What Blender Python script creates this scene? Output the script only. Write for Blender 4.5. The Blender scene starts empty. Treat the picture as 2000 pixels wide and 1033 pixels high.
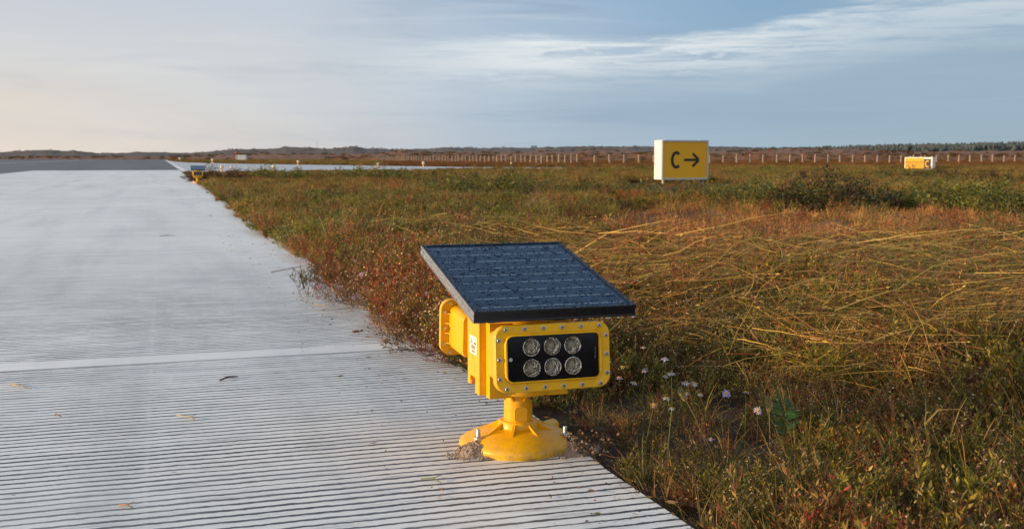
import bpy, bmesh, math, random
from math import sin, cos, pi, radians, sqrt, atan2, tan, hypot
from mathutils import Vector, Matrix, Euler, noise
random.seed(7)
R = random.random
U = random.uniform
scene = bpy.context.scene
COL = scene.collection

# ------------------------------------------------------------------ helpers
def link(o):
    COL.objects.link(o); return o

def obj(name, bm, mat, parent=None, smooth=False, autosmooth=None):
    me = bpy.data.meshes.new(name)
    bm.to_mesh(me); bm.free()
    o = bpy.data.objects.new(name, me)
    if mat is not None:
        for m in (mat if isinstance(mat, (list, tuple)) else [mat]):
            me.materials.append(m)
    if smooth:
        for p in me.polygons: p.use_smooth = True
        if autosmooth:
            me.set_sharp_from_angle(angle=radians(autosmooth))
    link(o)
    if parent is not None: o.parent = parent
    return o

def empty(name, loc=(0, 0, 0), rotz=0):
    o = bpy.data.objects.new(name, None); link(o)
    o.empty_display_size = .1
    o.location = loc; o.rotation_euler = (0, 0, rotz)
    return o

def tag(o, label=None, cat=None, group=None, kind=None):
    if label: o['label'] = label
    if cat: o['category'] = cat
    if group: o['group'] = group
    if kind: o['kind'] = kind
    return o

def copy_tree(o, parent=None):
    c = o.copy(); COL.objects.link(c)
    if parent is not None: c.parent = parent
    for ch in [x for x in o.children]:
        copy_tree(ch, c)
    return c

def box(bm, x0, x1, y0, y1, z0, z1, M=None):
    vs = [bm.verts.new(Vector(p)) for p in ((x0,y0,z0),(x1,y0,z0),(x1,y1,z0),(x0,y1,z0),(x0,y0,z1),(x1,y0,z1),(x1,y1,z1),(x0,y1,z1))]
    fs = []
    for f in ((3,2,1,0),(4,5,6,7),(0,1,5,4),(1,2,6,5),(2,3,7,6),(3,0,4,7)):
        fs.append(bm.faces.new([vs[i] for i in f]))
    if M is not None:
        for v in vs: v.co = M @ v.co
    return fs

def bevel(bm, w, seg=2, ang=30):
    es = [e for e in bm.edges if len(e.link_faces) == 2 and e.calc_face_angle(0) > radians(ang)]
    bmesh.ops.bevel(bm, geom=es, offset=w, segments=seg, affect='EDGES', profile=.5)

def lathe(bm, prof, n=32, M=None, cap0=True, cap1=True):
    rings = []
    for r, z in prof:
        rings.append([bm.verts.new((r*cos(2*pi*i/n), r*sin(2*pi*i/n), z)) for i in range(n)])
    for a, b in zip(rings, rings[1:]):
        for i in range(n):
            bm.faces.new((a[i], a[(i+1) % n], b[(i+1) % n], b[i]))
    if cap0: bm.faces.new(rings[0][::-1])
    if cap1: bm.faces.new(rings[-1])
    if M is not None:
        for rg in rings:
            for v in rg: v.co = M @ v.co
    return rings

def rrect(w, h, r, seg=6):
    pts = []
    for cx, cz, a0 in ((w/2-r, h/2-r, 0), (-w/2+r, h/2-r, 90), (-w/2+r, -h/2+r, 180), (w/2-r, -h/2+r, 270)):
        for k in range(seg+1):
            a = radians(a0 + 90*k/seg)
            pts.append((cx + r*cos(a), cz + r*sin(a)))
    return pts

def loft(bm, loops, cap0=True, cap1=True):
    # loops: list of lists of 3-D points with equal counts
    rings = [[bm.verts.new(p) for p in L] for L in loops]
    n = len(rings[0])
    for a, b in zip(rings, rings[1:]):
        for i in range(n):
            bm.faces.new((a[i], a[(i+1) % n], b[(i+1) % n], b[i]))
    if cap0: bm.faces.new(rings[0][::-1])
    if cap1: bm.faces.new(rings[-1])
    return rings

def tube(bm, pts, rad, n=6, caps=True):
    rings = []
    k = len(pts)
    for i, p in enumerate(pts):
        p = Vector(p)
        d = (Vector(pts[min(i+1, k-1)]) - Vector(pts[max(i-1, 0)]))
        if d.length < 1e-9: d = Vector((0, 0, 1))
        d.normalize()
        s = d.orthogonal().normalized(); t = d.cross(s)
        r = rad[i] if isinstance(rad, (list, tuple)) else rad
        rings.append([bm.verts.new(p + s*r*cos(2*pi*j/n) + t*r*sin(2*pi*j/n)) for j in range(n)])
    for a, b in zip(rings, rings[1:]):
        best = min(range(n), key=lambda s: sum((a[j].co - b[(j+s) % n].co).length_squared for j in range(n)))
        for j in range(n):
            bm.faces.new((a[j], a[(j+1) % n], b[(j+1+best) % n], b[(j+best) % n]))
    if caps:
        try:
            bm.faces.new(rings[0][::-1]); bm.faces.new(rings[-1])
        except ValueError: pass

def ob_norm(bm): bmesh.ops.recalc_face_normals(bm, faces=bm.faces[:])

# ------------------------------------------------------------------ materials
class NT:
    def __init__(s, tree): s.t = tree
    def n(s, ty, **kw):
        nd = s.t.nodes.new(ty)
        for k, v in kw.items():
            if k == 'ins':
                for i, val in v.items():
                    if isinstance(val, bpy.types.NodeSocket): s.t.links.new(val, nd.inputs[i])
                    else: nd.inputs[i].default_value = val
            else: setattr(nd, k, v)
        return nd
    def math(s, op, a, b=None, c=None, clamp=False):
        nd = s.n('ShaderNodeMath', operation=op); nd.use_clamp = clamp
        for i, v in enumerate((a, b, c)):
            if v is None: continue
            if isinstance(v, bpy.types.NodeSocket): s.t.links.new(v, nd.inputs[i])
            else: nd.inputs[i].default_value = v
        return nd.outputs[0]
    def noise(s, vec, scale, detail=4, rough=.55, dist=0):
        nd = s.n('ShaderNodeTexNoise', ins={'Scale': scale, 'Detail': detail, 'Roughness': rough, 'Distortion': dist})
        if vec is not None: s.t.links.new(vec, nd.inputs['Vector'])
        return nd.outputs[0]
    def ramp(s, fac, stops, interp='LINEAR'):
        nd = s.n('ShaderNodeValToRGB'); nd.color_ramp.interpolation = interp
        e = nd.color_ramp.elements
        while len(e) < len(stops): e.new(.5)
        for i, (p, c) in enumerate(stops):
            e[i].position = p
            e[i].color = (c, c, c, 1) if isinstance(c, (int, float)) else (*c, 1)
        if isinstance(fac, bpy.types.NodeSocket): s.t.links.new(fac, nd.inputs[0])
        return nd.outputs[0]
    def mix(s, fac, a, b, mode='MIX'):
        nd = s.n('ShaderNodeMix', data_type='RGBA', blend_type=mode)
        for i, v in ((0, fac), (6, a), (7, b)):
            if isinstance(v, bpy.types.NodeSocket): s.t.links.new(v, nd.inputs[i])
            elif isinstance(v, (int, float)): nd.inputs[i].default_value = v
            else: nd.inputs[i].default_value = (*v, 1)
        return nd.outputs[2]
    def smooth(s, v, a, b, lo=0., hi=1.):
        nd = s.n('ShaderNodeMapRange', interpolation_type='SMOOTHSTEP')
        s.t.links.new(v, nd.inputs[0])
        for i, x in ((1, a), (2, b), (3, lo), (4, hi)): nd.inputs[i].default_value = x
        return nd.outputs[0]
    def mapping(s, vec, scale=(1, 1, 1), rot=(0, 0, 0), loc=(0, 0, 0)):
        nd = s.n('ShaderNodeMapping')
        nd.inputs['Scale'].default_value = scale; nd.inputs['Rotation'].default_value = rot; nd.inputs['Location'].default_value = loc
        s.t.links.new(vec, nd.inputs[0]); return nd.outputs[0]

def newmat(name):
    m = bpy.data.materials.new(name); m.use_nodes = True
    t = m.node_tree; t.nodes.clear()
    nt = NT(t)
    out = nt.n('ShaderNodeOutputMaterial')
    b = nt.n('ShaderNodeBsdfPrincipled')
    t.links.new(b.outputs[0], out.inputs[0])
    return m, nt, b, out

def setp(nt, b, **kw):
    names = dict(col='Base Color', rough='Roughness', metal='Metallic', spec='Specular IOR Level', coat='Coat Weight', coatr='Coat Roughness', normal='Normal', trans='Transmission Weight', ior='IOR', emis='Emission Color', emiss='Emission Strength')
    for k, v in kw.items():
        i = b.inputs[names[k]]
        if isinstance(v, bpy.types.NodeSocket): nt.t.links.new(v, i)
        elif isinstance(v, tuple): i.default_value = (*v, 1)
        else: i.default_value = v

def simple(name, col, rough=.5, metal=0., var=.15, scale=30., bump=0., bscale=200., coat=0., spec=.5):
    m, nt, b, out = newmat(name)
    tc = nt.n('ShaderNodeTexCoord').outputs['Object']
    nz = nt.noise(tc, scale, 5)
    c = nt.mix(nz, tuple(x*(1-var) for x in col), tuple(min(1, x*(1+var)) for x in col))
    r = nt.smooth(nt.noise(tc, scale*1.7, 3), .3, .7, rough*.8, min(1, rough*1.2))
    setp(nt, b, col=c, rough=r, metal=metal, coat=coat, spec=spec)
    if bump:
        bp = nt.n('ShaderNodeBump', ins={'Strength': 1.0, 'Distance': bump, 'Height': nt.noise(tc, bscale, 3)})
        setp(nt, b, normal=bp.outputs[0])
    return m

# yellow powder coat: faint orange peel, dust near the ground and small water beads
def yellow_paint(name, col=(.83, .445, .003)):
    m, nt, b, out = newmat(name)
    tc = nt.n('ShaderNodeTexCoord').outputs['Object']
    n1 = nt.noise(tc, 18, 6, .65)
    c = nt.mix(nt.smooth(n1, .35, .7), col, (col[0]*.90, col[1]*.86, col[2]))
    n2 = nt.noise(tc, 70, 5, .7)
    c = nt.mix(nt.smooth(n2, .60, .74, 0, .55), c, (.40, .25, .11))
    sep = nt.n('ShaderNodeSeparateXYZ'); nt.t.links.new(tc, sep.inputs[0])
    run = nt.noise(nt.mapping(tc, (60, 60, 5)), 1., 4, .6)
    c = nt.mix(nt.smooth(run, .56, .72, 0, .45), c, (.50, .26, .04))
    low = nt.math('MULTIPLY', nt.smooth(sep.outputs[2], .045, .004), nt.smooth(nt.noise(tc, 38, 5, .7), .40, .62))
    c = nt.mix(nt.math('MULTIPLY', low, .5), c, (.30, .21, .13))
    vor = nt.n('ShaderNodeTexVoronoi', ins={'Scale': 130., 'Randomness': 1.})
    nt.t.links.new(tc, vor.inputs['Vector'])
    drop = nt.math('MULTIPLY', nt.smooth(vor.outputs['Distance'], .30, .12), nt.smooth(nt.noise(tc, 45, 3), .5, .62))
    h = nt.math('ADD', nt.math('MULTIPLY', nt.noise(tc, 420, 3), .12), nt.math('MULTIPLY', drop, .9))
    bp = nt.n('ShaderNodeBump', ins={'Strength': .8, 'Distance': .0012, 'Height': h})
    setp(nt, b, col=c, rough=nt.smooth(n1, .3, .7, .33, .46), normal=bp.outputs[0], spec=.45)
    return m

M_YEL = yellow_paint('yellow_paint')
M_BLACK = simple('black_anodised_frame', (.012, .012, .014), .32, 0, .3, 60, .0003, 500)
M_ALU = simple('wet_aluminium_edge', (.55, .54, .52), .30, .9, .2, 80, .0012, 450)
M_STEEL = simple('stainless_steel', (.55, .53, .50), .28, 1., .15, 90)
M_DARKHEX = simple('dark_socket', (.03, .025, .02), .5)
M_WIN = simple('black_glass_window', (.004, .004, .005), .08, 0, .2, 20, 0, coat=0.)
M_LABEL = simple('label_paper', (.80, .76, .66), .45, 0, .05)
M_INK = simple('label_ink_red', (.35, .06, .04), .6)
M_GREYTXT = simple('grey_print', (.14, .14, .14), .6)
M_CONC_HEAP = simple('mortar', (.34, .26, .20), .9, 0, .45, 120, .004, 260)
M_LEDBEIGE = simple('led_phosphor', (.26, .22, .15), .35, 0, .1)
M_SENSOR = simple('sensor_grey', (.40, .40, .40), .5)
M_RUBBER = simple('seam_rubber', (.05, .03, .01), .7)
M_REFL = simple('lens_reflector', (.78, .75, .69), .09, 1., .25, 70, .006, 90)
M_WHITE = simple('white_sign_paint', (.78, .76, .72), .45, 0, .06, 3)
M_SIGNY = simple('sign_yellow_film', (.80, .40, .004), .5, 0, .05, 3)
M_SIGNBLK = simple('sign_black_film', (.012, .011, .010), .5)
M_GALV = simple('galvanised_leg', (.45, .42, .36), .5, .3)
M_POST = simple('concrete_post', (.34, .25, .19), .85, 0, .2, 2)
M_WIRE = simple('fence_wire', (.16, .12, .09), .6, .4)
M_CABINET = simple('grey_white_cabinet', (.62, .64, .64), .6)
M_REDPAINT = simple('red_paint', (.60, .06, .05), .5)
M_ORANGE = simple('marker_orange', (.75, .42, .16), .5)
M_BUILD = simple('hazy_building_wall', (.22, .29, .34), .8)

# droplets on the panel glass; dark refraction put into an opaque base colour
def water_mat():
    m, nt, b, out = newmat('water_bead')
    setp(nt, b, col=(.006, .012, .024), rough=.03, spec=.45)
    return m
M_WATER = water_mat()
M_WATER.node_tree.nodes['Principled BSDF'].inputs['Specular IOR Level'].default_value = .12
def clear_water():
    m, nt, b, out = newmat('clear_water_drop')
    setp(nt, b, col=(.9, .95, 1.), rough=.02, trans=1., ior=1.33)
    return m
M_CLEAR = clear_water()

def cell_mat():
    m, nt, b, out = newmat('solar_cells_under_glass')
    tc = nt.n('ShaderNodeTexCoord').outputs['Object']
    sep = nt.n('ShaderNodeSeparateXYZ'); nt.t.links.new(tc, sep.inputs[0])
    y = nt.math('ADD', sep.outputs[1], .5)
    f = nt.math('FRACT', nt.math('DIVIDE', y, .0585))
    line = nt.math('LESS_THAN', nt.math('ABSOLUTE', nt.math('SUBTRACT', f, .5)), .016)
    fx = nt.math('FRACT', nt.math('DIVIDE', nt.math('ADD', sep.outputs[0], .5), .031))
    seg = nt.math('GREATER_THAN', fx, .16)
    inside = nt.math('LESS_THAN', nt.math('ABSOLUTE', sep.outputs[0]), .181)
    line = nt.math('MULTIPLY', nt.math('MULTIPLY', line, seg), inside)
    base = nt.mix(nt.noise(tc, 9, 3), (.005, .018, .045), (.009, .027, .062))
    c = nt.mix(line, base, (.42, .50, .58))
    bp = nt.n('ShaderNodeBump', ins={'Strength': .5, 'Distance': .0004, 'Height': nt.noise(tc, 260, 3)})
    setp(nt, b, col=c, rough=nt.smooth(nt.noise(tc, 14, 4), .3, .7,      .08, .20), spec=.15, normal=bp.outputs[0])
    return m
M_CELL = cell_mat()

# grooved, damp concrete
def concrete_mat(name, grooves=True):
    m, nt, b, out = newmat(name)
    tc = nt.n('ShaderNodeTexCoord').outputs['Object']
    sep = nt.n('ShaderNodeSeparateXYZ'); nt.t.links.new(tc, sep.inputs[0])
    X, Y = sep.outputs[0], sep.outputs[1]
    big = nt.noise(nt.mapping(tc, (.5, .25, 1)), 1.0, 5, .6)
    med = nt.noise(nt.mapping(tc, (.35, 3.2, 1)), 1.6, 5, .65)          # smears across
    lon = nt.noise(nt.mapping(tc, (2.4, .16, 1)), 1.0, 6, .66)           # wheel paths
    fine = nt.noise(tc, 240, 4, .7)
    grit = nt.noise(tc, 60, 5, .7)
    col = nt.mix(nt.smooth(big, .3, .7), (.66, .67, .64), (.78, .79, .76))
    col = nt.mix(nt.smooth(med, .50, .72, 0, .32), col, (.36, .37, .37))
    col = nt.mix(nt.smooth(lon, .46, .70, 0, .30), col, (.31, .32, .33))
    col = nt.mix(nt.smooth(grit, .55, .75, 0, .25), col, (.36, .35, .33))
    if not grooves: col = nt.mix(.55, col, (.22, .23, .24))
    # specks and small pits
    vor = nt.n('ShaderNodeTexVoronoi', ins={'Scale': 7.}); nt.t.links.new(nt.mapping(tc, (1., 1.6, 1)), vor.inputs['Vector'])
    speck = nt.smooth(vor.outputs['Distance'], .055, .03)
    col = nt.mix(nt.math('MULTIPLY', speck, .7), col, (.10, .09, .08))
    h = nt.math('ADD', nt.math('MULTIPLY', fine, .10), nt.math('MULTIPLY', grit, .25))
    if grooves:
        wob = nt.math('MULTIPLY', nt.math('SUBTRACT', nt.noise(nt.mapping(tc, (1., .15, 1)), 5., 3), .5), .018)
        wob2 = nt.math('MULTIPLY', nt.math('SUBTRACT', nt.noise(tc, 45., 4), .5), .011)
        gy = nt.math('ADD', nt.math('ADD', Y, wob), wob2)
        per = .0385
        f = nt.math('ABSOLUTE', nt.math('SUBTRACT', nt.math('FRACT', nt.math('DIVIDE', nt.math('ADD', gy, 20.), per)), .5))
        # width of each groove differs from groove to groove
        cellid = nt.math('FLOOR', nt.math('DIVIDE', nt.math('ADD', gy, 20.), per))
        comb = nt.n('ShaderNodeCombineXYZ'); nt.t.links.new(nt.math('MULTIPLY', X, .35), comb.inputs[0]); nt.t.links.new(nt.math('MULTIPLY', cellid, 3.17), comb.inputs[1])
        wn = nt.noise(comb.outputs[0], 1.3, 4, .7)
        wid = nt.math('MULTIPLY', nt.smooth(wn, .26, .62, .065, .16), nt.smooth(Y, -2.2, 4., .95, 1.25))
        g = nt.math('LESS_THAN', f, wid)
        g = nt.smooth(nt.math('SUBTRACT', f, wid), .016, -.006)
        # broken grooves, stronger near, almost worn away farther along
        far = nt.smooth(Y, 1.8, 7.5, 1., 0.)
        brk = nt.smooth(nt.noise(nt.mapping(tc, (3.0, 26, 1)), 1.2, 4, .7), .36, .52)
        brk2 = nt.math('MAXIMUM', brk, nt.smooth(Y, .2, 1.8, 1., .25))
        patch = nt.smooth(nt.noise(nt.mapping(tc, (.6, 1.4, 1)), 1.1, 3), .3, .55, .65, 1.)
        jm = nt.smooth(nt.math('ABSOLUTE', nt.math('SUBTRACT', Y, 1.56)), .075, .10)
        gm = nt.math('MULTIPLY', nt.math('MULTIPLY', far, patch), nt.math('MULTIPLY', brk2, jm))
        g = nt.math('MULTIPLY', g, gm)
        col = nt.mix(nt.math('MULTIPLY', g, .97), col, (.02, .02, .022))
        mott = nt.smooth(nt.noise(nt.mapping(tc, (1.3, 2.6, 1)), 4.5, 7, .72), .50, .68, 0, .42)
        col = nt.mix(nt.math('MULTIPLY', mott, nt.smooth(Y, 1., 7., .7, .45)), col, (.33, .33, .315))
        strip = nt.smooth(nt.math('ABSOLUTE', nt.math('SUBTRACT', Y, 1.56)), .078, .072)
        col = nt.mix(nt.math('MULTIPLY', strip, .22), col, (.74, .74, .71))
        # light soiling between grooves
        streak = nt.smooth(nt.noise(nt.mapping(tc, (2.5, 60, 1)), 1.3, 5, .7), .52, .68, 0, .55)
        col = nt.mix(nt.math('MULTIPLY', streak, jm), col, (.22, .23, .25))
        dash = nt.smooth(nt.noise(nt.mapping(tc, (1.6, 34, 1), loc=(3, 1, 0)), 1.3, 6, .75), .60, .65, 0, .75)
        col = nt.mix(nt.math('MULTIPLY', dash, nt.math('MULTIPLY', jm, nt.smooth(Y, 14., 2.))), col, (.12, .12, .125))
        # smooth strip and expansion joint
        j = nt.smooth(nt.math('ABSOLUTE', nt.math('SUBTRACT', nt.math('ADD', Y, nt.math('MULTIPLY', wob, .4)), 1.482)), .0085, .004)
        col = nt.mix(nt.math('MULTIPLY', j, .95), col, (.05, .045, .035))
        for jy, js in ((6.48, .35), (11.5, .3), (16.5, .3), (26.5, .3), (-3.5, .6)):
            j2 = nt.smooth(nt.math('ABSOLUTE', nt.math('SUBTRACT', Y, jy)), .02, .006)
            col = nt.mix(nt.math('MULTIPLY', j2, js), col, (.22, .22, .21))
        jl = nt.smooth(nt.math('ABSOLUTE', nt.math('SUBTRACT', nt.math('ADD', X, nt.math('MULTIPLY', wob, .3)), -.925)), .008, .003)
        col = nt.mix(nt.math('MULTIPLY', jl, nt.smooth(nt.noise(nt.mapping(tc, (1, 2.5, 1)), 2., 4), .35, .65, .0, .30)), col, (.70, .70, .68))
        for jx in (-5.0,):
            jl2 = nt.smooth(nt.math('ABSOLUTE', nt.math('SUBTRACT', X, jx)), .02, .008)
            col = nt.mix(nt.math('MULTIPLY', jl2, .3), col, (.25, .25, .25))
        h = nt.math('SUBTRACT', h, nt.math('MULTIPLY', g, 1.6))
        
        # faint groove shading left far away
        fl = nt.smooth(nt.noise(nt.mapping(tc, (.25, 7, 1)), 1.2, 4, .65), .55, .70, 0, .20)
        col = nt.mix(nt.math('MULTIPLY', fl, nt.smooth(Y, 2., 6.)), col, (.30, .31, .31))
    wet = nt.noise(nt.mapping(tc, (1.2, .8, 1)), 1.3, 4, .6)
    rough = nt.smooth(wet, .35, .65, .32, .60)
    bp = nt.n('ShaderNodeBump', ins={'Strength': .9, 'Distance': .0022, 'Height': h})
    setp(nt, b, col=col, rough=rough, normal=bp.outputs[0], spec=.5)
    return m

def asphalt_mat():
    m, nt, b, out = newmat('asphalt')
    tc = nt.n('ShaderNodeTexCoord').outputs['Object']
    n1 = nt.noise(nt.mapping(tc, (.3, .03, 1)), 1., 5, .6)
    col = nt.mix(nt.smooth(n1, .3, .7), (.07, .07, .075), (.12, .12, .125))
    bp = nt.n('ShaderNodeBump', ins={'Strength': .5, 'Distance': .004, 'Height': nt.noise(tc, 120, 3)})
    setp(nt, b, col=col, rough=.62, normal=bp.outputs[0])
    return m

def ground_mat():
    m, nt, b, out = newmat('soil_and_thatch')
    tc = nt.n('ShaderNodeTexCoord').outputs['Object']
    at = nt.n('ShaderNodeAttribute', attribute_name='zone')
    sep = nt.n('ShaderNodeSeparateColor'); nt.t.links.new(at.outputs['Color'], sep.inputs[0])
    n1 = nt.noise(tc, 1.7, 6, .65); n2 = nt.noise(tc, 14, 5, .7); n3 = nt.noise(tc, .05, 6, .7); n4 = nt.noise(tc, .35, 6, .7)
    soil = nt.mix(nt.smooth(n1, .3, .7), (.030, .020, .013), (.065, .042, .026))
    soil = nt.mix(nt.smooth(n2, .45, .7, 0, .6), soil, (.11, .075, .04))
    sand = nt.mix(nt.smooth(n2, .3, .7), (.13, .062, .028), (.21, .12, .062))
    c = nt.mix(sep.outputs[0], soil, sand)
    gr = nt.mix(nt.smooth(n4, .35, .65), (.055, .062, .018), (.13, .10, .035))
    gr = nt.mix(nt.smooth(n3, .5, .65, 0, .7), gr, (.17, .085, .04))
    c = nt.mix(sep.outputs[1], c, gr)
    rust = nt.mix(nt.smooth(n4, .3, .7), (.20, .09, .05), (.12, .08, .04))
    c = nt.mix(sep.outputs[2], c, rust)
    bp = nt.n('ShaderNodeBump', ins={'Strength': .8, 'Distance': .02, 'Height': nt.noise(tc, 35, 5, .7)})
    setp(nt, b, col=c, rough=.95, normal=bp.outputs[0], spec=.2)
    return m

def leaf_mat(name, trans=.3, rough=.55):
    m, nt, b, out = newmat(name)
    at = nt.n('ShaderNodeAttribute', attribute_name='shade')
    ti = nt.n('ShaderNodeAttribute', attribute_type='INSTANCER', attribute_name='tint')
    oi = nt.n('ShaderNodeObjectInfo')
    c = nt.mix(1., at.outputs['Color'], nt.ramp(oi.outputs['Random'], [(0, (.75, .72, .70)), (.5, (1, 1, 1)), (1, (1.22, 1.15, 1.0))]), 'MULTIPLY')
    has = nt.math('GREATER_THAN', ti.outputs['Fac'], .001)
    c = nt.mix(has, c, nt.mix(1., c, ti.outputs['Color'], 'MULTIPLY'))
    tr = nt.n('ShaderNodeBsdfTranslucent'); nt.t.links.new(c, tr.inputs[0])
    mx = nt.n('ShaderNodeMixShader', ins={0: trans})
    setp(nt, b, col=c, rough=rough, spec=.35)
    nt.t.links.new(b.outputs[0], mx.inputs[1]); nt.t.links.new(tr.outputs[0], mx.inputs[2])
    nt.t.links.new(mx.outputs[0], out.inputs[0])
    return m
M_LEAF = leaf_mat('leaf_and_stalk')

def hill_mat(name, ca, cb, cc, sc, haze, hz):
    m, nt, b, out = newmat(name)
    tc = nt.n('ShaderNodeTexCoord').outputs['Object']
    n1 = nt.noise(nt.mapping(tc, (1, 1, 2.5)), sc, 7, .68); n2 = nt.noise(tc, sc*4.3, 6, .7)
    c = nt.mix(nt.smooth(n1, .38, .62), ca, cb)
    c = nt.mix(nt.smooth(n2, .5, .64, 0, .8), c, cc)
    c = nt.mix(hz, c, haze)  # aerial haze of distance put into the hill colour
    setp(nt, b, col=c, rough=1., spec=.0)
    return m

# ------------------------------------------------------------------ camera
CAM = Vector((-.8686, -2.6212, .75))
YAW, PIT = radians(18), radians(5.68)
FWD = Vector((sin(YAW), cos(YAW), 0)); RGT = Vector((cos(YAW), -sin(YAW), 0))
cd = bpy.data.cameras.new('camera'); cam = bpy.data.objects.new('camera', cd); link(cam)
cam.location = CAM
cam.rotation_euler = (pi/2 - PIT, 0, -YAW)
cd.sensor_width = 36; cd.lens = 37.8; cd.clip_start = .05; cd.clip_end = 9000
cd.dof.use_dof = True; cd.dof.focus_distance = 2.62; cd.dof.aperture_fstop = 11.5
scene.camera = cam

def dl(x, y):
    v = Vector((x, y, 0)) - Vector((CAM.x, CAM.y, 0))
    return v.dot(FWD), v.dot(RGT)
def wp(d, l):
    v = Vector((CAM.x, CAM.y, 0)) + FWD*d + RGT*l
    return v.x, v.y

# ------------------------------------------------------------------ world and sun
SUN_EL, SUN_AZ = radians(8.5), radians(-86)      # azimuth from +Y, clockwise: to the left
w = bpy.data.worlds.new('World'); scene.world = w; w.use_nodes = True
nt = NT(w.node_tree); w.node_tree.nodes.clear()
wo = nt.n('ShaderNodeOutputWorld')
sky = nt.n('ShaderNodeTexSky', sky_type='NISHITA'); sky.sun_disc = False
sky.sun_elevation = SUN_EL; sky.sun_rotation = SUN_AZ; sky.air_density = 1.2; sky.dust_density = 1.5
bg1 = nt.n('ShaderNodeBackground', ins={1: .12}); nt.t.links.new(sky.outputs[0], bg1.inputs[0])
tc = nt.n('ShaderNodeTexCoord').outputs['Generated']
vr = nt.n('ShaderNodeVectorRotate', rotation_type='Z_AXIS'); nt.t.links.new(tc, vr.inputs['Vector']); vr.inputs['Angle'].default_value = YAW
sp = nt.n('ShaderNodeSeparateXYZ'); nt.t.links.new(vr.outputs[0], sp.inputs[0])
el = nt.math('ARCSINE', sp.outputs[2])                                  # radians
az = nt.math('ARCTAN2', sp.outputs[0], sp.outputs[1])                   # 0 = towards the dunes, + to the right
# cloud deck tones by bearing
azt = nt.smooth(az, -.62, .55)
hor = nt.ramp(azt, [(0, (.95, .82, .70)), (.25, (.77, .73, .69)), (.5, (.50, .59, .68)), (.75, (.40, .53, .64)), (1, (.36, .48, .56))])
mid = nt.ramp(azt, [(0, (.76, .74, .73)), (.25, (.69, .71, .74)), (.5, (.50, .60, .72)), (.75, (.33, .47, .64)), (1, (.31, .44, .57))])
top = nt.ramp(azt, [(0, (.62, .66, .74)), (.3, (.57, .64, .74)), (.55, (.40, .53, .70)), (.8, (.25, .42, .62)), (1, (.25, .41, .58))])
c = nt.mix(nt.smooth(el, .0, .06), hor, mid)
c = nt.mix(nt.smooth(el, .06, .15), c, top)
# soft mottling
cv = nt.n('ShaderNodeCombineXYZ')
nt.t.links.new(az, cv.inputs[0]); nt.t.links.new(nt.math('MULTIPLY', el, 5.), cv.inputs[1])
n1 = nt.noise(cv.outputs[0], 3.2, 6, .6, .6)
c = nt.mix(nt.smooth(n1, .45, .75, 0, .45), c, nt.ramp(azt, [(0, (.66, .62, .60)), (.5, (.52, .58, .66)), (1, (.40, .50, .60))]))
n1b = nt.noise(nt.mapping(cv.outputs[0], (1, 1.3, 1), loc=(3, 1, 0)), 5., 5, .6, .5)
c = nt.mix(nt.smooth(n1b, .5, .75, 0, .35), c, nt.ramp(azt, [(0, (.52, .55, .62)), (.5, (.33, .44, .60)), (1, (.20, .33, .50))]))
# the bright wind-drawn band: upper edge climbs to the right, lower edge fades
edge = nt.ramp(nt.smooth(az, -.2, .45), [(0, .50), (.45, .535), (.7, .55), (1, .70)])
edge = nt.math('MULTIPLY', edge, .205)
wv = nt.noise(nt.mapping(cv.outputs[0], (1.4, 2.6, 1)), 4., 6, .62, .8)
rel = nt.math('SUBTRACT', nt.math('ADD', nt.math('SUBTRACT', edge, el), 0.), nt.math('MULTIPLY', nt.math('SUBTRACT', wv, .5), .028))
up = nt.smooth(rel, -.004, .006)
lo = nt.smooth(rel, .07, .008)
side = nt.smooth(az, -.20, .06)
side2 = nt.smooth(az, .36, .10, .55, 1.)
wisp = nt.smooth(nt.noise(nt.mapping(cv.outputs[0], (1.0, 3.0, 1), rot=(0, 0, -.16)), 4.6, 8, .68, .35), .36, .58, .18, 1.)
puff = nt.smooth(nt.noise(nt.mapping(cv.outputs[0], (2.2, 2.6, 1), loc=(7, 2, 0)), 7., 7, .66, .3), .46, .62)
wisp = nt.math('MAXIMUM', wisp, nt.math('MULTIPLY', puff, .85))
band = nt.math('MULTIPLY', nt.math('MULTIPLY', up, lo), nt.math('MULTIPLY', side, nt.math('MULTIPLY', wisp, side2)))
c = nt.mix(nt.math('MULTIPLY', band, .95), c, (.88, .92, .93))
streak = nt.smooth(nt.noise(nt.mapping(cv.outputs[0], (.8, 3.0, 1), rot=(0, 0, -.10), loc=(1, 4, 0)), 4., 7, .62, .4), .52, .72, 0, .38)
c = nt.mix(nt.math('MULTIPLY', streak, nt.smooth(el, .01, .05)), c, nt.ramp(azt, [(0, (.86, .82, .78)), (.5, (.66, .74, .82)), (1, (.45, .56, .66))]))
dk = nt.smooth(nt.noise(nt.mapping(cv.outputs[0], (1., 3.2, 1), loc=(5, 9, 0)), 4., 7, .62, .6), .54, .70, 0, .40)
c = nt.mix(nt.math('MULTIPLY', dk, nt.smooth(az, -.35, .1)), c, (.27, .38, .53))
db = nt.math('MULTIPLY', nt.smooth(az, -.12, .15), nt.smooth(nt.math('ABSOLUTE', nt.math('SUBTRACT', el, .052)), .040, .012))
c = nt.mix(nt.math('MULTIPLY', db, .55), c, (.33, .47, .61))
# low warm bank at the left
lb = nt.math('MULTIPLY', nt.smooth(az, -.22, -.5), nt.smooth(nt.math('ABSOLUTE', nt.math('SUBTRACT', el, .045)), .028, .0))
c = nt.mix(nt.math('MULTIPLY', lb, nt.smooth(n1b, .35, .6, .1, .6)), c, (.86, .76, .66))
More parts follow.
